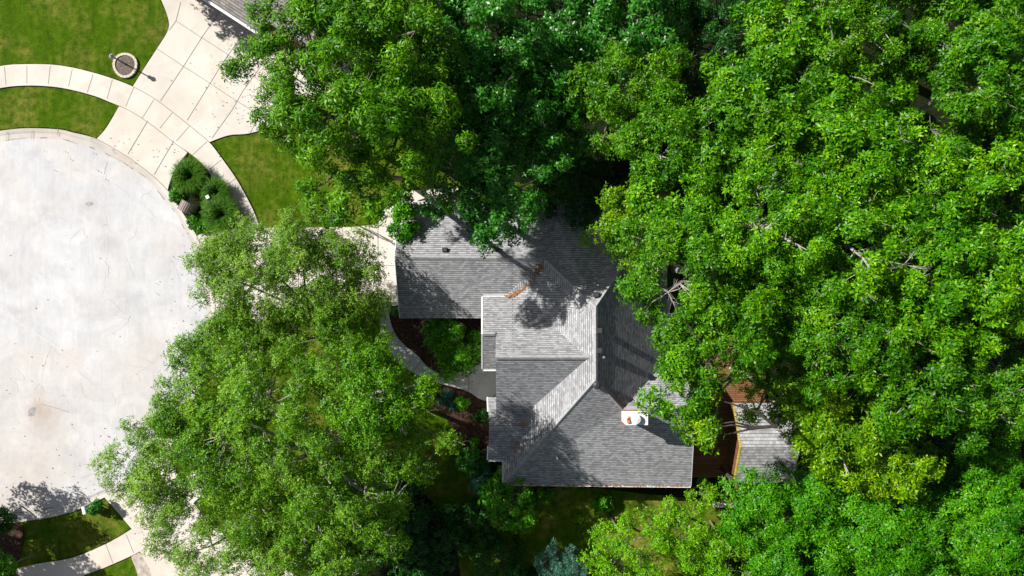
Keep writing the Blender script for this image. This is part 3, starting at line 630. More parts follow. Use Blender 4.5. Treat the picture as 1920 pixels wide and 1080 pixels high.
# fallen needles in the valleys (nobody could count them)
rnd = random.Random(3); mb = MB()
def needles(pts, n, w, z):
    w = w * 1.25; n = int(n * .9)
    P = [V(x, y, zz) for (x, y, zz) in pts]
    for _ in range(n):
        k = rnd.randrange(len(P) - 1); p = P[k].lerp(P[k + 1], rnd.random()) + Vector((rnd.gauss(0, w), rnd.gauss(0, w), rnd.uniform(.0, .05) + z))
        a = rnd.uniform(0, math.pi); l = rnd.uniform(.05, .13); d = Vector((math.cos(a) * l, math.sin(a) * l, 0)); s = Vector((-d.y, d.x, 0)) * .3
        mb.face([p - d - s, p + d - s, p + d + s, p - d + s])
needles([(1017, 500, 5.15), (1005, 520, 4.9), (985, 540, 4.65), (965, 551, 4.4), (948, 556, 4.25)], 110, .05, .02)
needles([(1014, 497, 5.2), (1004, 525, 4.9)], 40, .12, .03)
needles([(1000, 552, 4.35), (1012, 556, 4.4)], 50, .1, .1)
needles([(1017, 778, 4.6), (1012, 782, 4.4)], 22, .07, .12); needles([(1035, 752, 5.4), (1034, 754, 5.4)], 10, .06, .12)
needles([(978, 795, 4.7), (982, 800, 4.7)], 20, .07, .05); needles([(978, 825, 4.3), (960, 845, 3.9), (945, 862, 3.5)], 14, .05, .06)
needles([(1220, 700, 4.0), (1200, 722, 4.8), (1185, 745, 5.5)], 60, .05, .02); needles([(1080, 909, 3.3), (1294, 910, 3.3)], 330, .03, -.04); needles([(950, 907, 3.3), (1080, 909, 3.3)], 60, .03, -.02)
o = mb.build("fallen_needles", M['needle']); tag(o, kind="stuff"); tag(o, "orange fallen needles gathered in the valleys and gutters of the house roof", "fallen needles")
# loose dead leaves blown over the paving (uncountable)
rs = np.random.RandomState(8); mb = MB()
for cx, cy, sx, sy, n, z in ((560, 500, 110, 45, 260, .10), (700, 470, 40, 70, 90, .10), (470, 190, 50, 60, 150, .10), (430, 1000, 90, 50, 260, .10), (560, 150, 60, 40, 90, .10), (375, 560, 25, 120, 160, .03), (300, 860, 60, 40, 200, .03), (120, 930, 70, 18, 110, .03), (750, 650, 30, 40, 90, .10), (230, 285, 80, 20, 60, .1), (60, 750, 90, 150, 50, .03), (870, 715, 40, 14, 60, .10), (500, 330, 70, 60, 120, .05)):
    for _ in range(n):
        q = W(cx + rs.normal(0, sx), cy + rs.normal(0, sy)); a = rs.uniform(0, 3.14); l = rs.uniform(.025, .065)
        d = Vector((math.cos(a) * l, math.sin(a) * l, rs.uniform(-.01, .01))); s = Vector((-d.y, d.x, 0)) * .55; c = Vector((q.x, q.y, z + .015))
        mb.face([c - d, c - s, c + d, c + s])
M['dead leaf'] = mulch_mat('dead leaves', (.07, .05, .02), (.20, .14, .06), (.36, .28, .15), 20)
o = mb.build("fallen_leaves", M['dead leaf']); tag(o, kind="stuff"); tag(o, "small dead leaves scattered over the driveways, paths and road edge", "fallen leaves")
#TREES
# ------------------------------------------------------------------ foliage engine
def mesh_quads(name, V4, tint, mat, parent, origin):
    """V4: (n,4,3) array of world coordinates"""
    n = V4.shape[0]; me = bpy.data.meshes.new(name); v = (V4.reshape(-1, 3) - np.array(origin)).astype(np.float32)
    me.vertices.add(4 * n); me.vertices.foreach_set("co", v.ravel())
    me.loops.add(4 * n); me.loops.foreach_set("vertex_index", np.arange(4 * n, dtype=np.int32))
    me.polygons.add(n); me.polygons.foreach_set("loop_start", np.arange(0, 4 * n, 4, dtype=np.int32)); me.polygons.foreach_set("loop_total", np.full(n, 4, dtype=np.int32))
    at = me.attributes.new("tint", 'FLOAT', 'FACE'); at.data.foreach_set("value", np.clip(tint, 0, 1).astype(np.float32))
    me.update(); return link(name, me, mat, parent)
def unit(a): return a / np.maximum(np.linalg.norm(a, axis=-1, keepdims=True), 1e-9)
def rosettes(rs, C, N, k, Lf, Wf, tilt=.35, fold=.18, droop=0.0, tint0=None, jit=.2):
    """k leaves round each centre C (m,3) with axis N (m,3)"""
    m = C.shape[0]; N = unit(N + rs.normal(0, jit, N.shape)); ref = np.tile(np.array([[.31, .77, .2]]), (m, 1)); A = unit(np.cross(N, ref)); B = np.cross(N, A)
    ph = rs.uniform(0, 6.28, (m, 1)) + np.arange(k)[None] * 6.283 / k + rs.normal(0, .3, (m, k)); ti = rs.normal(tilt, .28, (m, k))
    rad = A[:, None] * np.cos(ph)[..., None] + B[:, None] * np.sin(ph)[..., None]
    d = rad * np.cos(ti)[..., None] + N[:, None] * np.sin(ti)[..., None]; d[..., 2] -= droop; d = unit(d)
    sd = unit(np.cross(N[:, None] + 0 * d, d) + rs.normal(0, .22, d.shape)); up = np.cross(d, sd)
    l = Lf * rs.uniform(.7, 1.25, (m, k, 1)); w = Wf * rs.uniform(.75, 1.2, (m, k, 1)); b = C[:, None] + d * l * .12
    mid = b + d * l * .5 + up * w * fold
    q = np.stack([b, mid + sd * w * .5, b + d * l, mid - sd * w * .5], axis=2).reshape(-1, 4, 3)
    t = rs.normal(.5, .20, (m, k)) + (0 if tint0 is None else tint0[:, None]); return q, t.reshape(-1)
def crown_clumps(rs, c, rx, ry, rz, n, lobes=5, lobe_amp=.16, low=1.95, inner=.25):
    """clump centres of a crown: mostly on a lumpy shell, some inside"""
    ph0 = rs.uniform(0, 6.28, 4); out = []; rad = []
    tries = 0
    while len(out) < n and tries < n * 30:
        tries += 1
        u = rs.uniform(math.cos(low), 1.0); th = math.acos(u); ph = rs.uniform(0, 6.283)
        f = 1 + lobe_amp * math.sin(lobes * ph + ph0[0] + 2 * th) + lobe_amp * .7 * math.sin((lobes + 3) * ph + ph0[1]) + lobe_amp * .6 * math.cos(4 * th + ph0[2] + ph * 2)
        f *= rs.uniform(.76, 1.08) if rs.uniform() > inner else rs.uniform(.35, .85)
        d = np.array([math.sin(th) * math.cos(ph) * rx, math.sin(th) * math.sin(ph) * ry, u * rz]) * f
        if u < -.05: d[:2] *= .92
        ok = True
        for q in out[-60:]:
            if np.sum((q - d) ** 2) < (rad_min * rx) ** 2: ok = False; break
        if ok: out.append(d)
    P = np.array(out); dirs = unit(P / np.array([rx, ry, rz])); return P + np.array(c), dirs
rad_min = .15
SPEC = {  # leaf length, width, leaves per rosette, rosette spacing density per m2, clump radius, tilt, droop
    'oak':    dict(L=.225, W=.095, k=6, dens=17, cr=.78, tilt=.25, droop=.05, mat='oak', bark='bark_pale', flat=.62, cov=1.15),
    'woods':  dict(L=.24, W=.085, k=6, dens=12, cr=.80, tilt=.15, droop=.15, mat='green', bark='bark_dark', flat=.65, cov=1.25),
    'locust': dict(L=.27, W=.085, k=5, dens=15, cr=.72, tilt=-.1, droop=.35, mat='locust', bark='bark', flat=.8, cov=1.15),
    'maple':  dict(L=.24, W=.13, k=5, dens=11, cr=.85, tilt=.05, droop=.12, mat='maple', bark='bark', flat=.7, cov=1.1),
    'ash':    dict(L=.145, W=.072, k=4, dens=28, cr=.85, tilt=.2, droop=.05, mat='olive', bark='bark', flat=.95, cov=.95),
    'ash2':   dict(L=.15, W=.076, k=4, dens=30, cr=.85, tilt=.2, droop=.05, mat='olive2', bark='bark_pale', flat=.9, cov=1.3),
    'lime':   dict(L=.15, W=.085, k=4, dens=24, cr=.70, tilt=.3, droop=.0, mat='lime', bark='bark', flat=.9, cov=.8),
    'small':  dict(L=.17, W=.10, k=5, dens=20, cr=.5, tilt=.1, droop=.05, mat='green', bark='bark', flat=.8, cov=1.1),
    'spruce': dict(L=.20, W=.035, k=8, dens=30, cr=.34, tilt=.5, droop=.0, mat='blue', bark='bark', flat=.7, cov=1.0),
    'shade':  dict(L=.2, W=.11, k=5, dens=12, cr=.7, tilt=.1, droop=.1, mat='dark', bark='bark', flat=.8, cov=1.0),
}
NLEAF = 0
def tree(name, px, py, rpx, zt, kind, label, cat="tree", group=None, ry=None, hz=.75, seed=None, cov=1.0, base=None, lobes=5, amp=.16, mat=None, tw=.25, dead=0.0, cut=None, dens=1.0, rpx_y=None, low=1.95, bark=None, ls=1.0):
    """px,py,rpx: crown centre and radius as seen in the photograph; zt: top height (m)"""
    global NLEAF
    S = dict(SPEC[kind]); S['bark'] = bark or S['bark']; S['L'] *= ls; S['W'] *= ls; rs = np.random.RandomState(seed if seed is not None else int(px * 7 + py * 13) % 99991)
    zc0 = zt * .8; s = (H - zc0) / H / PPM; R = rpx * s; RY = (rpx_y or rpx) * s; rz = min(R * hz, zt * .46); zc = zt - rz
    c = W(px, py, zc + rz * .45); c = (c.x, c.y, zc)
    b = W(*base) if base else Vector((c[0] * .985 + rs.normal(0, .3), c[1] * .985 + rs.normal(0, .3), 0))
    root = empty(name, (b.x, b.y, 0)); tag(root, label, cat, group)
    crad = S['cr'] * (1 if R > 2.2 else max(.45, R / 2.2))
    n = max(10, int(2.6 * R * RY * 3.14 * (.7 + hz * .5) / (3.14 * crad ** 2) * S['cov'] * cov))
    P, D = crown_clumps(rs, c, max(R - crad * .6, R * .6), max(RY - crad * .6, RY * .6), rz * .92, n, lobes, amp, low, .42 if kind == 'ash' else .25)
    if cut is not None:
        keep = np.array([cut(p) for p in P]); P, D = P[keep], D[keep]
    cs = crad * rs.uniform(.6, 1.3, len(P)); deadm = rs.uniform(0, 1, len(P)) < dead
    # rosette centres on each clump dome
    allC, allN, allT = [], [], []
    for p, d, r_, dd in zip(P, D, cs, deadm):
        if dd: continue
        m = int(S['dens'] * dens * 5.0 * r_ * r_) + 4
        q = unit(rs.normal(0, 1, (m, 3)) + np.array([0, 0, .75]) + d * .5); rr = rs.uniform(.25, 1.0, (m, 1)) ** .45
        off = q * rr * r_; off[:, 2] *= S['flat']; ll = 1 + .25 * np.sin(q[:, :1] * 7 + p[0] * 3) * np.sin(q[:, 1:2] * 6 + p[1] * 5); off *= ll
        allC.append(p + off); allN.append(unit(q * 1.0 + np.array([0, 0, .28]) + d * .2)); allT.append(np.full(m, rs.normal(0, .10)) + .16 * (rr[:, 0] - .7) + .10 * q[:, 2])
    C = np.concatenate(allC); N = np.concatenate(allN); T = np.concatenate(allT)
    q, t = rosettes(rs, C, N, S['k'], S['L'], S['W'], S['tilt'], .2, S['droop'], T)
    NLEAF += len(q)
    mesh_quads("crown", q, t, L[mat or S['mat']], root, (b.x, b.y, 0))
    # trunk, limbs and twigs
    mb = MB(); tr = max(.04, .022 * R + .008 * zt) * (.6 if kind in ('lime', 'ash') else 1); fork = Vector((c[0] * .6 + b.x * .4, c[1] * .6 + b.y * .4, max(zc - rz * .55, zt * .18)))
    mb.tube([b + Vector((0, 0, -.05)), b.lerp(fork, .5) + Vector((rs.normal(0, .08), rs.normal(0, .08), 0)), fork], [tr * 1.25, tr, tr * .85], 8); mb.build("trunk", M[S['bark']], root)
    mb = MB(); nl = max(4, min(11, int(len(P) / 7))); idx = rs.choice(len(P), nl, replace=False); limbs = []
    for i in idx:
        e = Vector(P[i]); m1 = fork.lerp(e, .35) + Vector((rs.normal(0, .15), rs.normal(0, .15), rs.uniform(-.1, .35) * R * .3)); m2 = fork.lerp(e, .7) + Vector((rs.normal(0, .15), rs.normal(0, .15), R * .08))
        e2 = e - (e - fork).normalized() * .1
        mb.tube([fork, m1, m2, e2], [tr * .6, tr * .42, tr * .26, tr * .10], 6, False); limbs += [(m1, tr * .3), (m2, tr * .22), (e2, tr * .12), (m1.lerp(m2, .5), tr * .25)]
    LP = np.array([list(x[0]) for x in limbs])
    for p, d, r_, dd in zip(P, D, cs, deadm):
        j = int(np.argmin(np.sum((LP - (p - d * .6)) ** 2, axis=1))); a = limbs[j][0]; e = Vector(p); mid = a.lerp(e, .55) + Vector((rs.normal(0, .12), rs.normal(0, .12), rs.normal(0, .1))); w = min(limbs[j][1], .04)
        mb.tube([a, mid, e], [w, w * .6, .012], 4, False)
        nt = 5 if dd else (3 if rs.uniform() < tw * 2 else 0)
        for _ in range(nt):
            g = Vector(unit(rs.normal(0, 1, 3) + np.array([0, 0, .5]) + d * .8)); le = r_ * rs.uniform(.8, 1.35); kx = e + g * le * .5 + Vector(rs.normal(0, .06, 3)); tp = e + g * le
            mb.tube([e, kx, tp], [.022, .015, .006], 3, False)
            for _2 in range(3 if dd else 1):
                g2 = (g + Vector(rs.normal(0, .55, 3))).normalized(); mb.tube([kx, kx + g2 * le * .5], [.012, .005], 3, False)
    mb.build("limbs", M[S['bark']], root)
    return root

def blades(name, px, py, r, h, n, label, cat, mat='blade', group=None, seed=1, z0=.06, w=.013):
    rs = np.random.RandomState(seed); c = W(px, py); root = empty(name, (c.x, c.y, 0)); tag(root, label, cat, group); Q = []; T = []
    for _ in range(n):
        a = rs.uniform(0, 6.28); rr = math.sqrt(rs.uniform()) * .5 * r; b0 = np.array([c.x + math.cos(a) * rr, c.y + math.sin(a) * rr, z0]); a2 = a + rs.normal(0, .55); ll = r * rs.uniform(.35, .95); hh = h * rs.uniform(.6, 1.1)
        dr = np.array([math.cos(a2), math.sin(a2), 0]); sd = np.array([-dr[1], dr[0], 0]); tt = rs.uniform(.2, .8); prev = b0; pw = w
        for k, (f, zf, wf) in enumerate(((.25, .6, 1.0), (.55, .95, .8), (.82, .92, .5), (1.0, .72, .1))):
            p = b0 + dr * ll * f + np.array([0, 0, hh * zf]); nw = w * wf; Q.append([prev - sd * pw, p - sd * nw, p + sd * nw, prev + sd * pw]); T.append(tt + .1 * k - .1); prev = p; pw = nw
    o = mesh_quads("blades", np.array(Q), np.array(T), L[mat], root, (c.x, c.y, 0)); return root
# ------------------------------------------------------------------ plants near the street
blades("ornamental_grass", 364, 333, 1.12, 1.1, 2400, "largest clump of ornamental grass, at the driveway tip of the planting bed", "ornamental grass", group="ornamental grasses", seed=1)
blades("ornamental_grass", 412, 362, .95, .95, 1600, "dark clump of ornamental grass leaning over the pavement right of the white square post", "ornamental grass", group="ornamental grasses", seed=2)
blades("ornamental_grass", 422, 403, 1.2, 1.0, 2600, "bright lower clump of ornamental grass nearest the garage driveway", "ornamental grass", group="ornamental grasses", seed=3)
blades("ornamental_grass", 383, 350, .6, .6, 350, "short middle clump of ornamental grass in the shade of the largest clump", "ornamental grass", group="ornamental grasses", seed=4, mat='grassy')
blades("yellow_shrub", 396, 385, .5, .5, 260, "low yellowish plant beneath the round garden light", "shrub", seed=5, mat='grassy')
def shrub(px, py, rp, zt, kind, label, mat=None, name="shrub", cat="shrub", group=None, **k): return tree(name, px, py, rp, zt, kind, label, cat, group, mat=mat, hz=.8, tw=0, **k)
shrub(330, 365, 13, .45, 'small', "low green shrub between the kerb and the brick mailbox, on its driveway side", 'green')
shrub(368, 418, 16, .5, 'small', "low green shrub at the kerb just below the brick mailbox", 'green')
shrub(388, 426, 14, .4, 'small', "low green shrub at the bottom tip of the ornamental grass bed", 'green')
tree("topiary_tree", 177, 952, 13, 1.3, 'small', "tiny ball clipped tree on the lawn strip beside the grey mailbox", "tree", hz=1.0, base=(190, 944), amp=.03, mat="maple", dens=1.6)
shrub(744, 584, 9, .7, 'small', "small round shrub at the garage corner of the brown mulch bed", 'maple')
tree("courtyard_tree", 843, 652, 62, 3.4, 'maple', "round leafy small tree in the shaded courtyard between garage and front gables", "tree", hz=.75, amp=.06, mat='green', dens=1.3)
shrub(839, 739, 9, .5, 'spruce', "dark blue green tuft beside the garden path, uppermost in the mulch bed", 'blue')
shrub(830, 752, 9, .45, 'spruce', "pale blue green tuft at the left edge of the mulch bed", 'blue')
shrub(847, 757, 9, .45, 'spruce', "pale blue green tuft between the left tuft and the round green shrub", 'blue')
shrub(866, 756, 14, .8, 'small', "round green shrub in the middle of the mulch bed by the front path", 'green')
shrub(903, 780, 14, .7, 'small', "dark green shrub against the wall of the low southwest gable", 'dark')
shrub(888, 830, 9, .5, 'small', "tiny green shrub alone in the dark lower part of the mulch bed", 'green')
shrub(886, 868, 28, 1.8, 'small', "dark bluish shrub at the foot of the mulch bed beside the sunlit strip of grass", 'maple')
shrub(904, 906, 22, 2.0, 'spruce', "pale blue green shrub above the round green tree near the house corner", 'blue')
tree("young_maple", 957, 944, 62, 4.2, 'small', "round green young tree just below the southwest corner of the house", "tree", hz=.8, dens=.9)
shrub(1020, 925, 18, 1.6, 'small', "sparse little shrub hard under the south eave right of the round young tree", 'green', cov=.6)
shrub(1131, 945, 20, 1.2, 'small', "loose green shrub on the back lawn below the air conditioner", 'green')
tree("blue_spruce", 1055, 1072, 42, 5.0, 'spruce', "blue green conifer at the bottom edge left of the lime green tree", "tree", hz=1.3, amp=.25, lobes=7)
tree("sapling", 1318, 930, 30, 3.4, 'lime', "thin sapling at the corner of the house shadow by the deck steps", "tree", cov=.55, tw=.5)
shrub(1000, 1078, 14, .8, 'small', "low shrub in the shade left of the blue green conifer", 'dark')
# sunlit grass strip in the nook behind the southwest corner
def bladefield(name, poly, n, seed, h=.12):
    rs = np.random.RandomState(seed); P = [W(*p) for p in poly]; xs = [p.x for p in P]; ys = [p.y for p in P]; Q = []; T = []
    def inside(x, y):
        r = False
        for i in range(len(P)):
            a, b = P[i], P[i - 1]
            if (a.y > y) != (b.y > y) and x < (b.x - a.x) * (y - a.y) / (b.y - a.y) + a.x: r = not r
        return r
    while len(Q) < n:
        x, y = rs.uniform(min(xs), max(xs)), rs.uniform(min(ys), max(ys))
        if not inside(x, y): continue
        a = rs.uniform(0, 6.28); d = np.array([math.cos(a), math.sin(a), 0]); s = np.array([-d[1], d[0], 0]) * .014; b0 = np.array([x, y, .0]); hh = h * rs.uniform(.6, 1.3); t = b0 + d * rs.uniform(.02, .09) + np.array([0, 0, hh])
        Q.append([b0 - s, t - s * .3, t + s * .3, b0 + s]); T.append(rs.normal(.5, .25))
    c = P[0]; o = mesh_quads(name, np.array(Q), np.array(T), L['grassy'], None, (0, 0, 0)); tag(o, kind="stuff"); return o
tag(bladefield("grass", [(900, 858), (975, 858), (975, 940), (900, 940)], 9000, 1, .16), "bright green grass in the nook behind the southwest corner of the house", "grass")

# ------------------------------------------------------------------ trees left of the house
G1 = "pale leaved trees between the street and the house"
tree("ash_tree", 545, 520, 175, 9.5, 'ash', "pale open crowned ash tree over the garage driveway, upper of the big pale trees", "tree", G1, base=(612, 640), hz=.5, cov=2.3, amp=.10, tw=.6, rpx_y=115, lobes=7, seed=11)
tree("ash_tree", 600, 625, 120, 8.5, 'ash2', "denser ash tree just left of the garden path, in front of the garage mulch bed", "tree", G1, base=(625, 650), hz=.55, amp=.14, tw=.4, rpx_y=75, seed=12)
tree("ash_tree", 402, 492, 58, 8.0, 'ash', "small open ash crown over the round road by the ornamental grasses", "tree", G1, base=(520, 560), hz=.5, cov=1.3, tw=.6, seed=13)
tree("ash_tree", 430, 660, 85, 7.5, 'ash2', "ash tree over the lawn corner between the round road and the garage driveway", "tree", G1, base=(520, 640), hz=.5, cov=1.2, tw=.5, seed=14)
tree("birch_tree", 560, 855, 225, 13.5, 'ash2', "widest tree left of the house with white limbs showing in its dense crown", "tree", G1, base=(640, 820), hz=.5, cov=1.05, amp=.14, tw=.5, rpx_y=195, lobes=6, seed=15)
tree("birch_tree", 325, 880, 135, 9.0, 'ash', "open crowned tree hanging over the lower edge of the round road", "tree", G1, base=(420, 840), hz=.55, cov=1.3, tw=.6, seed=16, amp=.12)
tree("birch_tree", 390, 760, 110, 11.0, 'ash2', "tree between the round road and the widest pale tree, above the open crowned one", "tree", G1, base=(470, 760), hz=.5, cov=1.35, tw=.5, seed=17)
tree("birch_tree", 705, 735, 95, 13.2, 'ash2', "bright tree whose crown touches the garden path", "tree", G1, base=(690, 720), hz=.45, cov=.85, tw=.35, seed=18, mat='locust')
tree("birch_tree", 372, 1030, 100, 8.0, 'ash', "sparse low tree over the bottom driveway", "tree", G1, base=(470, 980), hz=.45, cov=.6, tw=.6, rpx_y=80, seed=19)
tree("birch_tree", 590, 1040, 140, 12.5, 'ash2', "leafy tree at the bottom edge right of the lower driveway", "tree", G1, base=(600, 980), hz=.5, cov=1.0, tw=.5, rpx_y=90, seed=20)
tree("shade_filler_shrub", 735, 985, 100, 3.2, 'shade', "wide dark shrubby growth, leafed to deepen the shade between the lawn and the pale trees", "shrub", hz=.5, cov=1.0, tw=.3, seed=21)  # dark leaves in place of bare twigs, to deepen the shade
tree("shade_filler_shrub", 800, 1050, 60, 2.4, 'shade', "low dark shrubby growth, leafed to deepen the shade at the bottom edge left of the blue green conifer", "shrub", hz=.5, cov=.8, tw=.3, seed=22)  # more dark leafage standing in for deep shade
# ------------------------------------------------------------------ trees above
G2 = "tall trees above the lawn and garage"
tree("locust_tree", 560, 90, 122, 14.5, 'locust', "bright locust tree reaching over the top driveway and the neighbouring roof", "tree", G2, base=(680, 170), hz=.5, cov=.95, amp=.24, tw=.3, seed=31)
tree("locust_tree", 690, 70, 150, 16.0, 'locust', "locust tree at the top edge right of the neighbouring roof", "tree", G2, base=(780, 180), hz=.6, seed=32)
tree("locust_tree", 612, 222, 140, 18.0, 'locust', "locust tree above the middle lawn with branches drooping over the driveway corner", "tree", G2, base=(720, 290), hz=.5, cov=1.0, amp=.24, seed=33, rpx_y=76)
tree("locust_tree", 742, 225, 118, 16.0, 'locust', "locust tree directly above the garage corner", "tree", G2, base=(800, 300), hz=.6, cov=1.1, seed=34)
tree("locust_tree", 655, 370, 70, 15.5, 'locust', "drooping locust tree over the dry grass beside the basketball hoop", "tree", G2, base=(752, 335), hz=.3, cov=.95, amp=.25, seed=35)
tree("maple_tree", 755, 405, 26, 5.4, 'maple', "narrow dark maple sprig hanging over the garage roof corner", "tree", G2, base=(800, 372), hz=.8, seed=36, rpx_y=55, mat='green')
tree("maple_tree", 818, 385, 26, 7.0, 'maple', "small maple crown overhanging the north eave of the garage", "tree", G2, base=(830, 365), hz=.6, seed=37, cov=.6)
tree("maple_tree", 945, 362, 92, 13.5, 'maple', "dark glossy maple overhanging the garage ridge end", "tree", G2, base=(930, 350), hz=.7, seed=38)
tree("maple_tree", 880, 288, 88, 12.5, 'maple', "maple between the locust above the garage corner and the dark glossy maple", "tree", G2, base=(870, 330), hz=.6, seed=39)
tree("maple_tree", 880, 70, 130, 13.5, 'maple', "deep green maple at the top edge right of the locust trees", "tree", G2, hz=.7, cov=1.25, seed=40)
tree("maple_tree", 900, 190, 110, 12.5, 'maple', "deep green maple in the middle of the upper trees, below the top edge maple", "tree", G2, hz=.7, cov=1.25, seed=41)
tree("maple_tree", 1010, 240, 105, 10.5, 'maple', "shaded maple in the dark hollow above the house", "tree", G2, hz=.7, seed=42, cov=1.1)
tree("maple_tree", 1045, 130, 95, 11.0, 'maple', "pale glinting maple left of the fine leaved woodland tree", "tree", G2, hz=.7, cov=1.25, seed=43)
tree("maple_tree", 1055, 20, 115, 10.5, 'maple', "maple at the top edge over the darkest gap", "tree", G2, hz=.7, seed=44, cov=1.2)
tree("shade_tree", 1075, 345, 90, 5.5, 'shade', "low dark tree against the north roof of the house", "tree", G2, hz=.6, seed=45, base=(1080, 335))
tree("woodland_tree", 1185, 165, 115, 12.5, 'lime', "fine leaved green tree above the house, left of the woodland", "tree", G2, hz=.65, seed=46, mat='locust', cov=1.3)
tree("woodland_tree", 1200, 35, 110, 11.5, 'maple', "mid green tree at the top edge left of the woodland", "tree", G2, hz=.7, cov=1.25, seed=47)
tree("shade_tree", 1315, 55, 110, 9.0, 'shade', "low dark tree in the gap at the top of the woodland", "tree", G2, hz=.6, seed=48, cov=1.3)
# ------------------------------------------------------------------ woodland right of the house
G3 = "tall yellow green trees of the woodland right of the house"
E = [(1262, 268, 100, 13.5, "tall tree at the left edge of the woodland, level with the shaded maple"),
 (1200, 415, 100, 11.0, "woodland tree hanging over the north roof of the house"),
 (1290, 520, 130, 15.0, "woodland tree overhanging the dark east slope of the roof"),
 (1290, 385, 110, 13.0, "woodland tree between the brick patio and the tree over the north roof"),
 (1278, 730, 72, 15.0, "woodland tree spreading over the chimney and east wing"),
 (1345, 650, 105, 16.0, "woodland tree above the sunlit triangle of deck"),
 (1322, 790, 55, 15.0, "small woodland crown between house gable and shed"),
 (1430, 250, 130, 14.5, "tall woodland tree right of the leftmost one, in the upper third"),
 (1470, 90, 120, 13.0, "woodland tree at the top edge nearest the dark gap"),
 (1450, 420, 140, 14.5, "woodland tree in the middle right of the tree over the brick patio"),
 (1450, 570, 120, 13.0, "woodland tree right of the one over the dark roof slope"),
 (1480, 730, 115, 11.5, "woodland tree whose crown overhangs the shed roof"),
 (1600, 60, 130, 13.5, "second woodland tree along the top edge from the dark gap"),
 (1580, 250, 140, 15.0, "woodland tree below the second one of the top edge"),
 (1610, 440, 150, 15.5, "tallest woodland tree with bare pale twigs at its top"),
 (1600, 620, 130, 14.0, "woodland tree below the tallest one"),
 (1590, 800, 115, 12.0, "woodland tree right of the shed"),
 (1760, 70, 110, 13.0, "third woodland tree along the top edge from the dark gap"),
 (1745, 330, 135, 15.0, "woodland tree right of the tallest one and above its level"),
 (1770, 510, 130, 15.0, "woodland tree right of the tallest one and below its level"),
 (1740, 690, 130, 14.0, "woodland tree above the dark hollow near the right edge"),
 (1690, 860, 85, 11.5, "woodland tree left of the dark hollow near the right edge"),
 (1870, 130, 120, 14.5, "woodland tree in the upper right corner"),
 (1880, 330, 125, 15.0, "woodland tree at the right edge, below the corner tree"),
 (1895, 530, 125, 15.0, "woodland tree at the right edge, halfway down"),
 (1890, 740, 115, 13.5, "woodland tree at the right edge, above the dark hollow"),
 (1640, -70, 110, 13.0, "woodland tree just above the top edge, over the second tree of the row"),
 (1900, -20, 110, 14.0, "woodland tree just above the upper right corner"),
 (1790, -60, 100, 13.0, "woodland tree just above the top edge, over the third tree of the row"),
 (1395, 160, 70, 13.0, "slim woodland tree with bare twigs under the dark gap at the top"),
 (1380, 880, 1, 1, None)]
rl = random.Random(9); BASE = {0: (1262, 300), 1: (1262, 440), 2: (1262, 505), 3: (1272, 400), 4: (1395, 630), 5: (1400, 590), 6: (1470, 745)}
for i, (x, y, r_, z, lab) in enumerate(E):
    if lab is None: continue
    def cut(p, x=x, y=y): 
        # keep the clearing over deck and shed roof open
        s = H * PPM / (H - p[2]); u, v = 960 + p[0] * s, 540 - p[1] * s
        if 1335 < u < 1385 and 690 < v < 900: return False
        if 1370 < u < 1462 and 782 < v < 870: return False
        if 1290 < u < 1345 and 850 < v < 960: return False
        if u < 1165 and v > 505: return False
        if u < 1185 and 560 < v: return False
        if u < 1245 and 790 < v: return False
        if u < 1222 and 690 < v < 775: return False
        if u < 1208 and 690 < v < 805: return False
        if u < 1292 and 690 < v < 768 and rl.random() < .6: return False
        return True
    tree("woodland_tree", x, y, r_ * .93, z + rl.uniform(-1.2, 1.2) * (i > 6), 'oak', lab, "tree", G3, hz=.62, amp=.17, lobes=rl.choice((4, 5, 6)), tw=.06, dead=.010, ls=rl.uniform(.82, 1.2), bark=('bark_dark' if i in (3, 4, 5, 6) else None), seed=100 + i, cut=cut, cov=.95, base=BASE.get(i), mat=('oak2', 'oak', 'oak3', 'oak', 'oak2')[(i * 7) % 5])
G4 = "deep green trees along the bottom right"
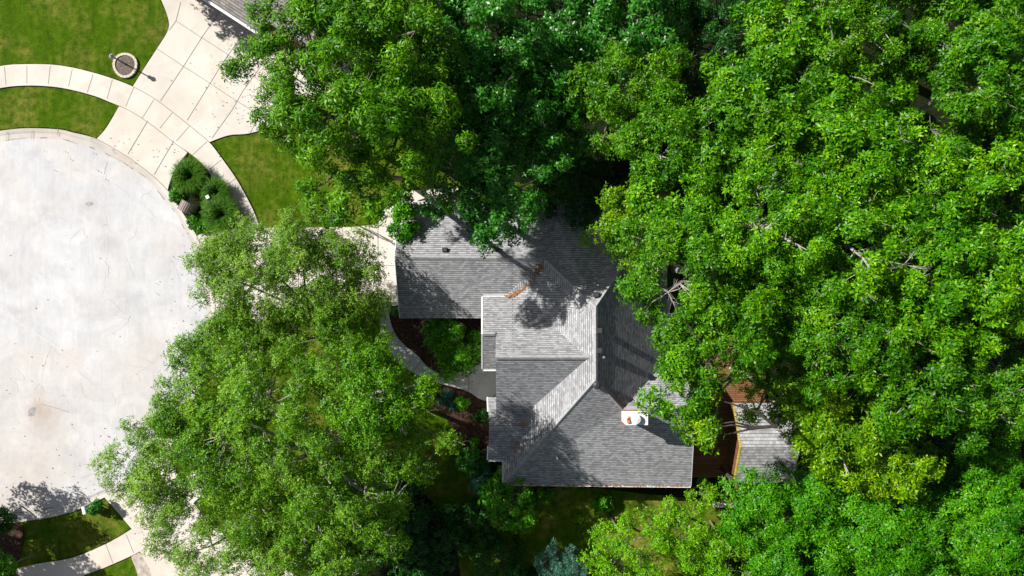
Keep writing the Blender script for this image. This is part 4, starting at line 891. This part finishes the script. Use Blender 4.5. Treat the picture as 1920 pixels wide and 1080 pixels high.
F = [(1440, 960, 85, 8.5, "deep green tree below the shed, left end of the bottom right row"),
 (1545, 950, 80, 9.0, "deep green tree below the gap between shed and woodland"),
 (1660, 1000, 100, 9.5, "deep green tree in the middle of the bottom right row"),
 (1510, 1055, 95, 8.5, "deep green tree at the bottom edge right of the lime green trees"),
 (1620, 1090, 80, 8.0, "deep green crown cut by the bottom edge, below the middle of the row"),
 (1780, 1020, 100, 9.0, "deep green tree below the dark hollow near the right edge"),
 (1880, 1010, 95, 9.5, "deep green tree in the bottom right corner"),
 (1805, 900, 70, 6.5, "low dark tree inside the hollow near the right edge"),
 (1870, 880, 60, 8.0, "deep green tree at the right edge beside the hollow")]
for i, (x, y, r_, z, lab) in enumerate(F):
    tree("woodland_tree", x, y, r_, z, 'woods', lab, "tree", G4, hz=.6, amp=.12, tw=.1, seed=200 + i, cov=1.1, mat='maple' if 'dark tree' in lab else None)
G5 = "lime green small leaved trees at the bottom of the back lawn"
for i, (x, y, r_, z, cv, lab) in enumerate([(1190, 1040, 95, 7.5, 1.0, "lime green tree at the bottom edge right of the blue green conifer"),
        (1300, 1010, 85, 7.5, .8, "lime green tree in the middle of its group, behind the sapling"),
        (1385, 1055, 85, 7.5, .95, "lime green tree at the bottom edge beside the deep green row")]):
    tree("lime_tree", x, y, r_, z, 'lime', lab, "tree", G5, hz=.6, amp=.18, tw=.5, seed=300 + i, cov=cv)
# trees of the lower left corner
tree("shade_filler_shrub", 880, 1000, 62, 2.2, 'shade', "dark shrub added to deepen the lawn shade left below the round green young tree", "shrub", hz=.5, cov=.9, tw=.1, seed=23)  # added dark leafage, stands in for shade on the lawn
tree("shade_filler_shrub", 935, 1060, 60, 2.0, 'shade', "dark shrub added to deepen the lawn shade at the bottom edge, under the round green young tree", "shrub", hz=.5, cov=.8, tw=.1, seed=24)  # second added shrub, its dark colour deepens the lawn shade
tree("street_tree", -232, 985, 112, 7.5, 'maple', "broad tree just outside the lower left corner, its shadow on road and lawn", "tree", hz=.6, seed=400, base=(-60, 985), cov=1.2)
tree("corner_tree", -8, 985, 34, 2.6, 'shade', "dark shrubby tree at the left edge below the round road", "tree", hz=.6, seed=401)
tree("corner_tree", 0, 1070, 28, 3.0, 'small', "green shrubby tree in the lower left corner over the pavement", "tree", hz=.7, cov=1.25, seed=402)
tree("street_tree", 235, -150, 95, 7.0, 'maple', "tree just above the top edge, its shadow falling by the neighbouring eave", "tree", hz=.6, seed=403)
print("LEAVES", NLEAF)
